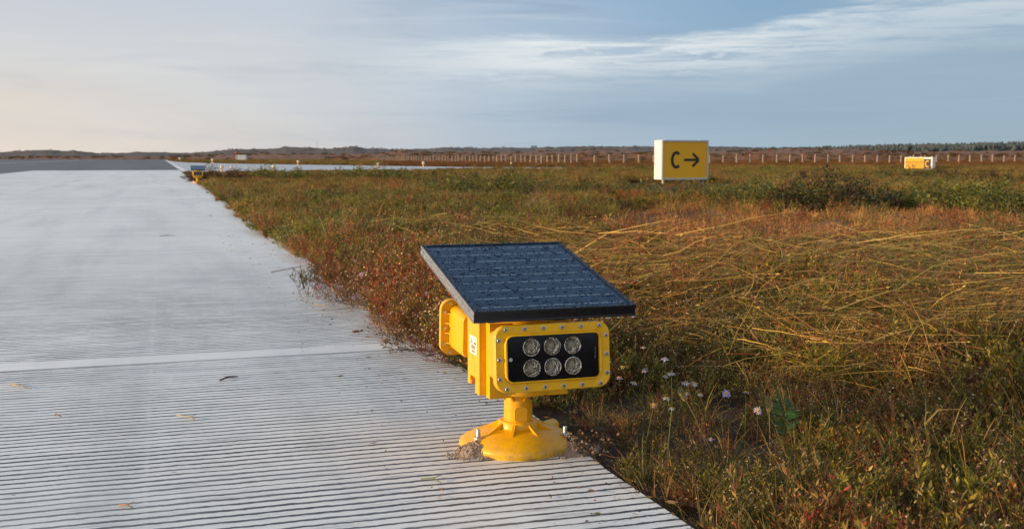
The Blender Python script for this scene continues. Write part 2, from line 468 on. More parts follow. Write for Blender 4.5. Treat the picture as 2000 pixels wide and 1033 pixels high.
# overhead and the rest of the dome: brighter broken cloud, bright around the low sun
dome = nt.mix(nt.smooth(nt.noise(tc, 2.4, 6, .6), .35, .65), (.30, .50, .88), (.85, .93, 1.05))
dome = nt.mix(nt.smooth(sp.outputs[1], -.05, .45, 0, .85), dome, (.22, .35, .54))
c = nt.mix(nt.smooth(el, .20, .50), c, dome)
sd = nt.n('ShaderNodeVectorMath', operation='DOT_PRODUCT'); nt.t.links.new(tc, sd.inputs[0])
sd.inputs[1].default_value = (sin(SUN_AZ)*cos(SUN_EL), cos(SUN_AZ)*cos(SUN_EL), sin(SUN_EL))
glow = nt.smooth(sd.outputs['Value'], .62, 1.0)
c = nt.mix(glow, c, (2.6, 1.8, 1.1))
back = nt.smooth(sp.outputs[1], .25, -.35)
c = nt.mix(nt.math('MULTIPLY', back, .75), c, (.66, .72, .80))
bg2 = nt.n('ShaderNodeBackground', ins={1: 1.0}); nt.t.links.new(c, bg2.inputs[0])
mxs = nt.n('ShaderNodeMixShader', ins={0: .90})
nt.t.links.new(bg1.outputs[0], mxs.inputs[1]); nt.t.links.new(bg2.outputs[0], mxs.inputs[2])
nt.t.links.new(mxs.outputs[0], wo.inputs[0])
sl = bpy.data.lights.new('sun', 'SUN'); sl.energy = 5.0; sl.angle = radians(.6); sl.color = (1, .74, .45)
so = bpy.data.objects.new('sun', sl); link(so)
sdir = Vector((sin(SUN_AZ)*cos(SUN_EL), cos(SUN_AZ)*cos(SUN_EL), sin(SUN_EL)))
so.rotation_euler = sdir.to_track_quat('Z', 'Y').to_euler(); so.location = (-3, 0, 5)
scene.view_settings.view_transform = 'Standard'; scene.view_settings.look = 'None'
scene.view_settings.exposure = 0; scene.view_settings.gamma = 1
scene.render.engine = 'CYCLES'
scene.cycles.max_bounces = 6; scene.cycles.transparent_max_bounces = 8
scene.cycles.use_denoising = True
scene.cycles.sample_clamp_indirect = 6

# ------------------------------------------------------------------ the setting
TAXI = [(.14, 50.4), (1.0, 50.6), (4, 52.6), (9.1, 55.8), (20, 58), (31, 60), (34, 68), (33, 70), (26, 74), (21.7, 79), (16.5, 97), (8, 128), (3.0, 160), (1.7, 190), (.9, 250), (.3, 420), (.14, 600)]
def in_poly(x, y, P):
    c_ = False; j = len(P)-1
    for i in range(len(P)):
        xi, yi = P[i]; xj, yj = P[j]
        if (yi > y) != (yj > y) and x < (xj-xi)*(y-yi)/(yj-yi)+xi: c_ = not c_
        j = i
    return c_
def edge_x(y):
    return .14 + .018*noise.noise((y*1.3, 5, 0)) + .008*noise.noise((y*9, 5, 0))
def fbm(x, y, z=0, o=4):
    s = 0; a = 1; t = 0
    for i in range(o):
        s += a*noise.noise((x, y, z)); t += a; a *= .5; x *= 2.03; y *= 2.03
    return s/t
def gz(x, y):
    if x < .14: return -.07
    d, l = dl(x, y)
    k = min(1, max(0, (x-.14)/.35))
    z = -.035 + k*(.03*fbm(x*1.1, y*1.1, 3) + .012*fbm(x*6, y*6, 9, 2))
    # hummocks and gentle swells in the meadow
    if 3.2 < d < 40:
        a_ = min(1, (d-3.2)/1.2)*min(1, (x-.14)/1.2)*min(1, (40-d)/10)
        if a_ > 0: z += a_*(.16*max(-.25, fbm(x*.75, y*.75, 12, 3)) + .09*max(0, fbm(x*2.1, y*2.1, 14, 2)))*(1 if l > 0 or d > 6 else .4)
    if d > 5 and not in_poly(x, y, TAXI):
        z += min(1, (d-5)/10)*.05*(fbm(x*.13, y*.13, 1)) if d < 60 else .0
    if in_poly(x, y, TAXI): z = -.07
    return z
def zone(d, l):
    # returns bare sand, far green, rust
    s = fbm(d*.35, l*.35, 20)
    sand = max(0, min(1, min((d-7.3)/1.2, (15.5-d)/2.0)))*max(0, min(1, (l-.3-.02*d)/1.0))
    sand *= max(0, min(1, .75+1.0*s))
    g = max(0, min(1, (d-14)/25))
    r = max(0, min(1, (d-92)/25))*max(0, min(1, (l/max(d, 1)+.12)/.08))
    return sand, g, r

def axis(lo, hi, fine0, fine1, st, g=1.16):
    v = []; a = fine0
    while a < fine1: v.append(a); a += st
    s = st
    while a < hi: v.append(a); s *= g; a += s
    v.append(hi); a = fine0; s = st
    L = []
    while True:
        s *= g; a -= s
        if a <= lo: break
        L.append(a)
    return [lo] + L[::-1] + v
bm = bmesh.new(); zl = bm.verts.layers.float_color.new('zone')
xs = axis(-4000, 4500, -.1, 6, .09, 1.11); ys = axis(-3000, 5000, -2.6, 7, .10, 1.10)
grid = []
for yy in ys:
    row = []
    for xx in xs:
        v = bm.verts.new((xx, yy, gz(xx, yy))); d, l = dl(xx, yy); v[zl] = (*zone(d, l), 1); row.append(v)
    grid.append(row)
for j in range(len(ys)-1):
    for i in range(len(xs)-1):
        bm.faces.new((grid[j][i], grid[j][i+1], grid[j+1][i+1], grid[j+1][i]))
tag(obj('ground', bm, ground_mat(), smooth=True), kind='structure')

bm = bmesh.new()
N = 700; L1 = []; L0 = []
for i in range(N+1):
    y = -14 + (64.2+14)*(i/N)**1.6 if i else -14
    L1.append((edge_x(y), y))
for a, b_ in zip(L1, L1[1:]):
    vs = [bm.verts.new(p) for p in ((-7.8, a[1], 0), (a[0], a[1], 0), (b_[0], b_[1], 0), (-7.8, b_[1], 0))]
    bm.faces.new(vs)
    vs = [bm.verts.new(p) for p in ((a[0], a[1], 0), (a[0]+.004, a[1], -.12), (b_[0]+.004, b_[1], -.12), (b_[0], b_[1], 0))]
    bm.faces.new(vs)
bmesh.ops.remove_doubles(bm, verts=bm.verts[:], dist=.0005)
tag(obj('concrete_pavement', bm, concrete_mat('grooved_concrete')), kind='structure')
bm = bmesh.new()
TP = [(x + (.03 if x < .2 else 0), y) for x, y in TAXI]
TP[0] = (.175, 50.4); TP[-1] = (.175, 600)
f = bm.faces.new([bm.verts.new((x, y, 0)) for x, y in TP]); bmesh.ops.triangulate(bm, faces=[f])
tag(obj('taxiway', bm, concrete_mat('taxiway_concrete', False)), kind='structure')
bm = bmesh.new()
for P in ([(-52, -60), (-7.8, -60), (-7.8, 64.2), (-52, 64.2)], [(-52, 64.2), (.17, 64.2), (.17, 900), (-52, 900)]):
    bm.faces.new([bm.verts.new((x, y, 0)) for x, y in P])
tag(obj('runway_asphalt', bm, asphalt_mat()), kind='structure')
bm = bmesh.new()
M_LINE = simple('white_line_paint', (.72, .72, .72), .6, 0, .15, .6)
for x0, x1, y0, y1 in ((.18, .50, 52, 880), (-20.5, -20.1, -20, 880)):
    bm.faces.new([bm.verts.new(p) for p in ((x0, y0, .004), (x1, y0, .004), (x1, y1, .004), (x0, y1, .004))])
tag(obj('painted_edge_line', bm, M_LINE), kind='structure')

# dunes and ridges
RV = {}
def pxang(x): return math.atan((x-1000)/2100)
def ridge(name, mat, sky_pts, d0, depth, bumps, seed, x0=-700, x1=2700, step=5, sharp=1.0, bsc=1.):
    bm = bmesh.new(); rows = []
    K = 14
    x = x0
    while x <= x1:
        a = pxang(x)
        yy = None
        for (xa, ya), (xb, yb) in zip(sky_pts, sky_pts[1:]):
            if xa <= x <= xb: yy = ya + (yb-ya)*(x-xa)/(xb-xa)
        if yy is None: yy = sky_pts[0][1] if x < sky_pts[0][0] else sky_pts[-1][1]
        hpx = (307-yy)
        rng = d0/max(.3, cos(a)); row = []
        for k in range(K):
            t = k/(K-1); dd = rng + (t-.6)*depth
            H = hpx/2100*(d0)+.75
            prof = max(0, sin(pi*min(1, t/.6)/2))**1.3 if t < .6 else max(0, cos((t-.6)/.4*pi/2))
            X, Y = dd*sin(a+YAW), dd*cos(a+YAW)
            nz = fbm(X*bsc*8/d0+seed, Y*bsc*8/d0, seed, 5)
            z = -1.0 + (H+1.0)*prof*(1 + bumps*nz*1)
            z += bumps*.45*H*fbm(X*bsc*50/d0, Y*bsc*50/d0, seed+3, 3)*prof + (.9 if d0 > 800 else .5)*max(0, noise.noise((X*.16*1000/d0, Y*.05*1000/d0, seed)))*prof
            row.append(bm.verts.new((CAM.x+X, CAM.y+Y, z)))
        rows.append(row); x += step
        RV.setdefault(name, []).extend([(v.co.copy(), k) for k, v in enumerate(row) if 1 < k < 10])
    for a, b_ in zip(rows, rows[1:]):
        for k in range(K-1): bm.faces.new((a[k], b_[k], b_[k+1], a[k+1]))
    return tag(obj(name, bm, mat, smooth=True), kind='structure')
HZ = (.34, .34, .38)
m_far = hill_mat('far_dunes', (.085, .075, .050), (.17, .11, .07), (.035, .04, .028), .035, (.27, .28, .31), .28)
far_sky = [(-800, 298), (-200, 297), (0, 298), (60, 295), (95, 293), (125, 295), (150, 294.5), (190, 299), (240, 299), (280, 297), (330, 298), (370, 299.5), (400, 297), (470, 292), (520, 291), (560, 288), (600, 289), (640, 290), (690, 287), (720, 290), (800, 292), (860, 290), (880, 289), (930, 291), (1000, 288.5), (1100, 287), (1200, 286), (1300, 287), (1400, 287.5), (1500, 289), (1620, 288), (1750, 284), (1900, 280), (2000, 278), (2200, 276), (2700, 276)]
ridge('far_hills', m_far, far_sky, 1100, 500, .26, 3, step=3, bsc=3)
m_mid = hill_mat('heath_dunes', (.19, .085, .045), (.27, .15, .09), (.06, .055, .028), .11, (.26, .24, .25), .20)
mid_sky = [(-800, 307), (330, 307), (420, 304), (520, 300), (640, 302), (740, 300), (790, 294), (850, 299), (1000, 299), (1080, 297), (1150, 294), (1230, 296), (1300, 298), (1480, 293), (1560, 291), (1650, 292), (1780, 298), (1850, 295), (1950, 295), (2100, 293), (2700, 293)]
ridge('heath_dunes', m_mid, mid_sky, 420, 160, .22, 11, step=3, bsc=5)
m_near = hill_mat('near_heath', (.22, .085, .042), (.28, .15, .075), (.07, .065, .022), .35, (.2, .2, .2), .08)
near_sky = [(-800, 309), (700, 308.5), (780, 306), (1000, 307), (1150, 303), (1250, 301), (1400, 304), (1500, 300), (1640, 302), (1760, 304), (1900, 304), (2100, 303), (2700, 303)]
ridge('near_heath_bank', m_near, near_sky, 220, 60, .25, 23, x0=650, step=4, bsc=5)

# ------------------------------------------------------------------ plant prototypes
class PB:
    """collects coloured ribbons and leaves"""
    def __init__(s): s.v = []; s.f = []; s.c = []
    def ribbon(s, pts, w, col, col2=None, side=None, taper=True):
        n = len(pts); base = len(s.v)
        col2 = col2 or col
        for i, p in enumerate(pts):
            p = Vector(p); d = Vector(pts[min(i+1, n-1)]) - Vector(pts[max(i-1, 0)])
            sd_ = side or Vector((cos(s.ang), sin(s.ang), 0))
            sd_ = (sd_ - d*(sd_.dot(d)/max(d.length_squared, 1e-9)))
            if sd_.length < 1e-6: sd_ = d.orthogonal()
            sd_.normalize()
            ww = w*(1-.85*(i/(n-1))**1.6 if taper else 1)
            s.v.append(p - sd_*ww/2); s.v.append(p + sd_*ww/2)
        for i in range(n-1):
            a = base+2*i; s.f.append((a, a+1, a+3, a+2)); t = i/(n-1)
            s.c.append(tuple(x+(y-x)*t for x, y in zip(col, col2)))
    ang = 0
    def leaf(s, p, d, ln, w, col):
        d = Vector(d).normalized(); p = Vector(p)
        n_ = Vector((U(-1, 1), U(-1, 1), U(-.2, 1))); sd_ = d.cross(n_)
        if sd_.length < 1e-4: return
        sd_.normalize(); b = len(s.v)
        s.v += [p, p+d*ln*.45+sd_*w/2, p+d*ln, p+d*ln*.45-sd_*w/2]
        s.f.append((b, b+1, b+2, b+3)); s.c.append(col)
    def blob(s, p, r, col, col2=None):
        b = len(s.v); p = Vector(p)
        for q in ((1,0,0),(-1,0,0),(0,1,0),(0,-1,0),(0,0,1.1),(0,0,-1.1)): s.v.append(p+Vector(q)*r)
        for f in ((0,2,4),(2,1,4),(1,3,4),(3,0,4),(2,0,5),(1,2,5),(3,1,5),(0,3,5)):
            s.f.append(tuple(b+i for i in f)); s.c.append(col2 if col2 and f[2] == 5 else col)
    def mesh(s, name):
        me = bpy.data.meshes.new(name); me.from_pydata([tuple(v) for v in s.v], [], s.f)
        at = me.attributes.new('shade', 'FLOAT_COLOR', 'FACE')
        flat = []
        for c_ in s.c: flat += [c_[0], c_[1], c_[2], 1.]
        at.data.foreach_set('color', flat)
        me.materials.append(M_LEAF); me.update()
        return me
def jit(c_, a=.25):
    k = U(1-a, 1+a); return tuple(max(0, x*k*U(.92, 1.08)) for x in c_)
GREEN = (.080, .100, .020); OLIVE = (.135, .125, .028); YGREEN = (.20, .19, .032); DGREEN = (.035, .050, .014)
STRAW = (.26, .20, .068); GOLD = (.34, .262, .075); PALE = (.34, .26, .15); REDB = (.17, .060, .030); RUST = (.30, .13, .050)
BROWN = (.11, .060, .025); DARK = (.030, .020, .012); BUD = (.34, .27, .18); CRIM = (.26, .03, .025)

def blade_pts(x, y, h, lean, ang, n=4, droop=0.):
    pts = []
    for i in range(n+1):
        t = i/n
        r = lean*t**1.5
        pts.append((x+r*cos(ang), y+r*sin(ang), h*(t - droop*t*t*t)))
    return pts
def p_grass(cols, n=42, h=(.10, .26), w=.0035, spread=.07, lean=(.02, .14), seeds=0):
    b = PB()
    for _ in range(n):
        a = U(0, 2*pi); r = spread*sqrt(R()); b.ang = U(0, pi)
        hh = U(*h)*(1-.3*r/spread)
        c_ = jit(random.choice(cols)); tip = jit(random.choice((STRAW, OLIVE, RUST))) if R() < .5 else c_
        pts = blade_pts(r*cos(a), r*sin(a), hh, U(*lean), a+U(-1, 1), 4, U(0, .35))
        b.ribbon(pts, w*U(.7, 1.3), c_, tip)
        if R() < seeds:
            for k in range(10):
                q = Vector(pts[-1]).lerp(Vector(pts[-2]), k/10)
                b.leaf(q, (U(-1, 1), U(-1, 1), .8), .007, .0028, jit(PALE))
    return b
def p_lying(n=30):
    b = PB()
    for _ in range(n):
        L = U(.14, .58); th = random.gauss(0, 1.0) + (pi if R() < .25 else 0); b.ang = th+pi/2
        x, y = U(-.18, .18), U(-.14, .14); z0 = U(.01, .27)*U(.4, 1)
        x -= cos(th)*L/2; y -= sin(th)*L/2
        up = U(-.12, .22)*L*1.6; cv = random.gauss(0, .24)*L; kx = U(-.025, .025)*L/.4; ki = random.randint(2, 4); pts = []
        for i in range(6):
            t = i/5
            pts.append((x+cos(th)*L*t - sin(th)*cv*t*t, y+sin(th)*L*t+cos(th)*cv*t*t, max(.004, z0 + up*t - abs(up)*.35*t*t + (kx if i >= ki else 0))))
        c_ = jit(random.choice((STRAW, GOLD, GOLD, STRAW, (.20, .17, .045), (.14, .13, .03), (.10, .12, .03), BROWN, REDB, (.20, .12, .05))), .45)
        b.ribbon(pts, U(.0013, .0032), c_, jit(c_, .15), side=Vector((0, 0, 1)) if R() < .6 else None)
        if R() < .35:
            for k in range(6):
                q = Vector(pts[-1]).lerp(Vector(pts[-2]), k/6)
                b.leaf(q, (cos(th)+U(-.5, .5), sin(th)+U(-.5, .5), U(-.4, .5)), .022, .004, jit(random.choice((BROWN, GOLD, REDB))))
    return b
def branch(b, p, d, L, dep, w, col, cols, leafn, leafs, bud=0, budc=BUD, budr=.0034):
    n = 3; pts = [Vector(p)]; q = Vector(p); dd = Vector(d).normalized()
    for i in range(n):
        dd = (dd + Vector((U(-.22, .22), U(-.22, .22), U(-.10, .14)))).normalized()
        q = q + dd*L/n; pts.append(q.copy())
    b.ang = U(0, pi); b.ribbon(pts, w, jit(col), jit(col), taper=False)
    for k in range(leafn):
        t = U(.1, 1); i = min(n-1, int(t*n)); pp = pts[i].lerp(pts[i+1], t*n-i)
        b.leaf(pp, dd + Vector((U(-1, 1), U(-1, 1), U(-.4, .8))), leafs*U(.6, 1.3), leafs*U(.22, .42), jit(random.choice(cols), .35))
    if dep > 0:
        for k in range(random.choice((2, 3, 3))):
            t = U(.35, 1); i = min(n-1, int(t*n)); pp = pts[i].lerp(pts[i+1], t*n-i)
            branch(b, pp, dd + Vector((U(-.9, .9), U(-.9, .9), U(-.1, .7))), L*U(.45, .7), dep-1, w*.7, col, cols, leafn, leafs, bud, budc, budr)
    elif R() < bud:
        b.blob(pts[-1], budr*U(.7, 1.25), jit(budc, .25), jit(BROWN))
def p_herb(n, h, cols, col, leafn=4, leafs=.014, bud=.3, dep=2, spread=.05, tilt=.55, w=.0022, budc=BUD):
    b = PB()
    for _ in range(n):
        a = U(0, 2*pi); r = spread*sqrt(R()); k = U(.1, 1)*tilt
        branch(b, (r*cos(a), r*sin(a), 0), (cos(a)*k, sin(a)*k, 1), h*U(.4, .65), dep, w, col, cols, leafn, leafs, bud, budc)
    return b
def p_stubble(n=16):
    b = PB()
    for _ in range(n):
        a = U(0, 2*pi); r = .13*sqrt(R()); h = U(.03, .12); b.ang = U(0, pi)
        x, y = r*cos(a), r*sin(a)
        c_ = jit(random.choice(((.31, .135, .055), (.38, .165, .06), (.27, .11, .05), (.40, .22, .09), STRAW, BROWN)), .3)
        pts = blade_pts(x, y, h, U(0, .035), U(0, 6.28), 3); b.ribbon(pts, .0045, c_, c_)
        for k in range(10):
            t = U(.25, 1); q = Vector(pts[0]).lerp(Vector(pts[-1]), t)
            b.leaf(q, (U(-1, 1), U(-1, 1), U(.3, 1.6)), U(.008, .022), U(.004, .008), jit(c_, .3))
    return b
def p_bush(n=26, h=.34, cols=(GREEN, OLIVE, YGREEN), spread=.22):
    b = PB()
    for _ in range(n):
        a = U(0, 2*pi); r = spread*sqrt(R()); k = .3+1.6*r
        branch(b, (r*cos(a), r*sin(a), 0), (cos(a)*k, sin(a)*k, 1), h*U(.35, .62)*(1-.9*r), 2, .004, random.choice(((.10, .06, .03), OLIVE)), cols, 7, .030, .06)
    return b

protocol = {}
def protos(kind, name, builders):
    c_ = bpy.data.collections.new(name + '_kinds')
    for f_ in builders:
        me = f_().mesh(name); o = bpy.data.objects.new(name, me); c_.objects.link(o)
    protocol[kind] = (c_, len(builders))
protos('grass', 'grass_tuft', [lambda: p_grass((GREEN, OLIVE, YGREEN, OLIVE)), lambda: p_grass((GREEN, YGREEN, GREEN), 50, (.12, .30)), lambda: p_grass((OLIVE, STRAW, GREEN), 36, (.08, .22), seeds=.15), lambda: p_grass((DGREEN, GREEN, OLIVE), 46, (.06, .18))])
protos('dry', 'dry_grass_tuft', [lambda: p_grass((STRAW, GOLD, OLIVE), 30, (.08, .26), .0034, .07, (.03, .20), .15), lambda: p_grass((RUST, STRAW, REDB, BROWN), 34, (.06, .22), .0034, .06, (.02, .12), .3), lambda: p_grass((STRAW, BROWN, OLIVE), 38, (.05, .16), .003, .08, (.05, .2), .1), lambda: p_grass((PALE, STRAW, RUST), 22, (.1, .28), .0036, .05, (.02, .14), .25)])
protos('lying', 'lying_straw', [lambda: p_lying(38), lambda: p_lying(34), lambda: p_lying(42), lambda: p_lying(30)])
protos('red', 'reddish_herb', [lambda: p_herb(9, .20, (REDB, BROWN, RUST, OLIVE, CRIM), (.14, .05, .03), 4, .012, .30), lambda: p_herb(8, .24, (BROWN, OLIVE, RUST), (.16, .07, .035), 4, .013, .25), lambda: p_herb(10, .17, (REDB, CRIM, BROWN, DGREEN), (.12, .03, .02), 5, .012, .15), lambda: p_herb(8, .2, (OLIVE, GREEN, BROWN), (.12, .07, .03), 5, .013, .2)])
PB_ = (.50, .45, .34)
protos('aster', 'aster_foliage', [lambda: p_herb(9, .19, (DGREEN, OLIVE, GREEN, BROWN), (.07, .06, .025), 5, .013, .5, budc=PB_), lambda: p_herb(8, .22, (DGREEN, GREEN, OLIVE), (.09, .065, .03), 5, .012, .45, budc=PB_), lambda: p_herb(10, .15, (OLIVE, DGREEN, REDB), (.08, .05, .03), 5, .011, .45, budc=(.50, .42, .50))])
protos('stub', 'rusty_stubble', [lambda: p_stubble(16), lambda: p_stubble(20), lambda: p_stubble(13)])
protos('leafy', 'leafy_weed', [lambda: p_herb(8, .17, (GREEN, YGREEN, OLIVE), (.10, .09, .03), 7, .015, 0, 2, .07, .7, .0024), lambda: p_herb(7, .13, (DGREEN, GREEN, (.05, .10, .03)), (.06, .05, .02), 8, .013, 0, 2, .08, .8, .0022), lambda: p_herb(7, .15, (YGREEN, GOLD, OLIVE, REDB), (.12, .06, .03), 7, .013, 0, 2, .06, .7, .0022)])
protos('shrub', 'heath_shrub', [lambda: p_bush(22, .30), lambda: p_bush(20, .26, (OLIVE, DGREEN, BROWN)), lambda: p_bush(22, .28, (GREEN, OLIVE, STRAW)), lambda: p_bush(18, .24, (RUST, REDB, OLIVE))])

def scatter(name, kind, pts):
    """pts: (x, y, z, rx, ry, rz, scale, tint)"""
    me = bpy.data.meshes.new(name); me.from_pydata([p[:3] for p in pts], [], [])
    nv = len(pts)
    a = me.attributes.new('turn', 'FLOAT_VECTOR', 'POINT'); a.data.foreach_set('vector', [q for p in pts for q in p[3:6]])
    a = me.attributes.new('size', 'FLOAT', 'POINT'); a.data.foreach_set('value', [p[6] for p in pts])
    a = me.attributes.new('pick', 'INT', 'POINT'); k = protocol[kind][1]; a.data.foreach_set('value', [random.randrange(k) for p in pts])
    a = me.attributes.new('tint', 'FLOAT_COLOR', 'POINT'); a.data.foreach_set('color', [q for p in pts for q in (*p[7], 1.)])
    o = bpy.data.objects.new(name, me); link(o)
    g = bpy.data.node_groups.new(name + '_spread', 'GeometryNodeTree')
    g.interface.new_socket('Geometry', in_out='INPUT', socket_type='NodeSocketGeometry')
    g.interface.new_socket('Geometry', in_out='OUTPUT', socket_type='NodeSocketGeometry')
    N_ = g.nodes; gi = N_.new('NodeGroupInput'); go = N_.new('NodeGroupOutput')
    iop = N_.new('GeometryNodeInstanceOnPoints'); ci = N_.new('GeometryNodeCollectionInfo')
    ci.inputs['Collection'].default_value = protocol[kind][0]; ci.inputs['Separate Children'].default_value = True; ci.inputs['Reset Children'].default_value = True
    def attr(nm, ty):
        q = N_.new('GeometryNodeInputNamedAttribute'); q.data_type = ty; q.inputs['Name'].default_value = nm
        return [s_ for s_ in q.outputs if s_.enabled and s_.name == 'Attribute'][0]
    e2r = N_.new('FunctionNodeEulerToRotation'); L = g.links
    L.new(gi.outputs[0], iop.inputs['Points']); L.new(ci.outputs[0], iop.inputs['Instance'])
    iop.inputs['Pick Instance'].default_value = True
    L.new(attr('pick', 'INT'), iop.inputs['Instance Index'])
    L.new(attr('turn', 'FLOAT_VECTOR'), e2r.inputs[0]); L.new(e2r.outputs[0], iop.inputs['Rotation'])
    L.new(attr('size', 'FLOAT'), iop.inputs['Scale']); L.new(iop.outputs[0], go.inputs[0])
    md = o.modifiers.new('spread', 'NODES'); md.node_group = g
    me.materials.append(M_LEAF)
    return o

# ------------------------------------------------------------------ meadow distribution
def clampf(v): return max(0., min(1., v))
def band(v, a, b_, c_, d_): return clampf((v-a)/(b_-a))*clampf((d_-v)/(d_-c_))
def weights(d, l, x, y):
    s1 = fbm(x*.55, y*.55, 40); s2 = fbm(x*1.4, y*1.4, 50); s3 = fbm(x*.18, y*.18, 60)
    e = x-.14                          # distance from the slab edge
    u = l/d
    straw = band(d, 3.35, 3.9, 6.4 if u > .22 else 7.2, 7.8 if u > .22 else 9)*clampf((u+.06)/.10)*clampf(.75+1.5*s2)
    orange = band(d, 6.6, 7.8, 14.5, 16.5)*clampf((u-.055+.05*s1)/.04)
    ast = band(d, 2.7, 3.0, 3.8, 4.3)*clampf((.28-u)/.05)
    edge = clampf((.75-e)/.3)*band(d, 2.6, 2.9, 6.5, 9)
    front = band(d, 1.2, 1.5, 3.2, 3.7)
    straw *= clampf(.25+4.5*(.12-fbm(x*.9, y*.9, 33)))
    patch = clampf(4*(fbm(x*.9, y*.9, 33)-.05))*band(d, 3.2, 4, 9, 10)
    W = dict(grass=.30, dry=.30, lying=.06, red=.06, aster=.05, stub=.0, leafy=.12, shrub=0.)
    W['red'] += .25*straw; W['aster'] += .2*straw; W['lying'] += 1.8*straw; W['dry'] += .45*straw; W['leafy'] += .25*straw; W['grass'] += .35*straw; W['red'] += .15*straw
    W['leafy'] += 1.8*patch; W['grass'] += 1.4*patch; W['shrub'] += .35*patch; W['aster'] += .4*patch; W['leafy'] += .5*front; W['aster'] += .5*front
    W['lying'] *= clampf((d-3.3)/.6)
    if orange > 0:
        for k in ('grass', 'dry', 'lying', 'aster', 'leafy'): W[k] *= 1-.93*orange
        W['stub'] += 1.5*orange; W['dry'] += .10*orange
    W['dry'] += .25*front
    W['aster'] += 2.4*ast; W['red'] += .5*ast; W['lying'] *= 1-.9*ast; W['grass'] *= 1-.7*ast
    W['red'] += 3.0*edge; W['aster'] += .7*edge; W['grass'] *= 1-.5*edge; W['dry'] += .6*edge; W['lying'] *= 1-.9*edge
    W['red'] += .8*front; W['dry'] += .8*front; W['leafy'] += .35*front; W['lying'] *= 1-.5*front
    if d > 8 and orange < .5:
        W['shrub'] += .6*clampf((d-6.5)/5)*clampf(.5+2.4*s2); W['leafy'] += .7*clampf(4*s2); W['dry'] += .25*clampf(.5-1.5*s1); W['lying'] *= clampf((16-d)/6)
    if d > 40: W['shrub'] += .5; W['red'] *= .3
    if s1 > .12 and orange < .3 and straw < .3: W['grass'] *= 2.2
    if s1 < -.12: W['dry'] *= 1.8
    return W, orange, front, edge
SC = {k: [] for k in protocol}
def add_points(dmin, dmax, dens, umin=-.42, umax=.66):
    # stratified in depth
    d = dmin
    while d < dmax:
        st = max(.05, d*.03); D = dens(d)
        n = D*st*d*(umax-umin); n = int(n) + (R() < n-int(n))
        for _ in range(n):
            dd = d + st*R(); l = U(umin, umax)*dd; x, y = wp(dd, l)
            ex = edge_x(y)
            crp = .26*clampf(1.6*fbm(y*.9, 3, 7)-.02) + .10*clampf(fbm(y*4.1, 8, 7)) + .34*math.exp(-((y-3.25)/.33)**2) + .12*math.exp(-((y-1.75)/.35)**2) if 1.2 < y < 40 else .0
            if x < ex + .012 - crp: continue
            if hypot(x, y) < .17: continue
            if in_poly(x, y, TAXI) : continue
            if y > 50 and x < .8: continue
            W, orange, front, edge = weights(dd, l, x, y)
            dn = fbm(x*.9, y*.9, 70)
            if orange > .5 and R() < .48 + .8*dn: continue
            if front > .5 and x > ex+.3 and R() < .42 + 1.5*dn: continue
            if dd < 9 and dn < -.06 and x > ex+.3 and R() < .70: continue
            if hypot(x-.114, y+.098) < .11: continue
            if x < ex+.05 and x > ex-.01 and R() < .35: continue
            if x < ex-.01 and R() < .25: continue
            kk = random.choices(list(W), [max(0, v) for v in W.values()])[0]
            s = (U(.72, 1.5) if 3.6 < dd < 16 else U(.75, 1.2))*(1 + .35*clampf((dd-9)/20) + .5*clampf((dd-60)/80))
            if 30 < dd < 60 and l/dd < -.05: s *= .72
            if 20 < dd < 32 and .10 < l/dd < .21: s *= .30
            if 50 < dd < 75 and .34 < l/dd < .42: s *= .55
            if kk in ('aster', 'red') and dd < 4.3 and l/dd > .04: s *= .78
            if kk == 'lying' and dd > 8.8: kk = 'dry'
            if kk == 'shrub': s *= .62
            if kk == 'stub': s = U(.6, 1.15)
            if dd < 3.3: s *= U(.62, 1.12)
            if -.9 < y < .45 and x < .75: s *= .55 + .3*clampf((x-.2)/.4)
            hm = 1 + .75*fbm(x*.8, y*.8, 80) + .35*fbm(x*2.6, y*2.6, 81, 2); s *= hm
            s *= min(1, max(.6, .85 + (x-ex)*1.2))
            if x < ex and kk in ('lying', 'shrub', 'leafy'): kk = 'red'
            tn = fbm(x*.25, y*.25, 90); t2 = fbm(x*.7, y*.7, 95)
            tint = (1.13 + .6*tn + .6*t2, 1.02 + .05*tn - .18*t2, .85 - .1*t2); kb = 1.0 + .8*fbm(x*1.7, y*1.7, 97, 2) + (.0 if dd < 3.6 else .26); tint = tuple(max(.2, q*kb) for q in tint)
            if kk in ('lying', 'stub'): kb = max(.35, kb*1.0 + .45*fbm(x*3.1, y*3.1, 55, 2) + .22); tint = (kb*(1.0 + .35*tn), .96*kb, .85*kb)
            if dd > 20: tint = (tint[0]*1.05, tint[1]*.98, tint[2])
            if dd > 85 and l/dd > -.12: tint = (1.35, .72, .75)
            rz = random.gauss(-YAW + .05 + 1.2*fbm(x*.5, y*.5, 44), .5) if kk == 'lying' and R() < .7 else U(0, 6.28)
            tilt = .12 if kk not in ('red', 'aster') else .22
            # stems near the slab lean out over it
            ry = -U(0, .5)*clampf((.35-(x-ex))/.35) if kk in ('red', 'aster', 'grass', 'dry') else U(-tilt, tilt)
            if kk != 'lying' and abs(ry) > .15: rz = 0.
            tz = .30 if kk == 'lying' else tilt
            if kk == 'lying': ry = U(-.16, .16)
            SC[kk].append((x, y, (gz(x, y)-.004 if x > ex else .0), U(-tz, tz), ry, rz if abs(ry) < .15 or kk == 'lying' else U(-.4, .4), s, tint))
        d += st
add_points(1.6, 9, lambda d: 330*(3/max(d, 2.6))**1.15)
add_points(9, 60, lambda d: 120*(9/d)**1.3)
add_points(60, 330, lambda d: 6.5*(60/d)**1.7)
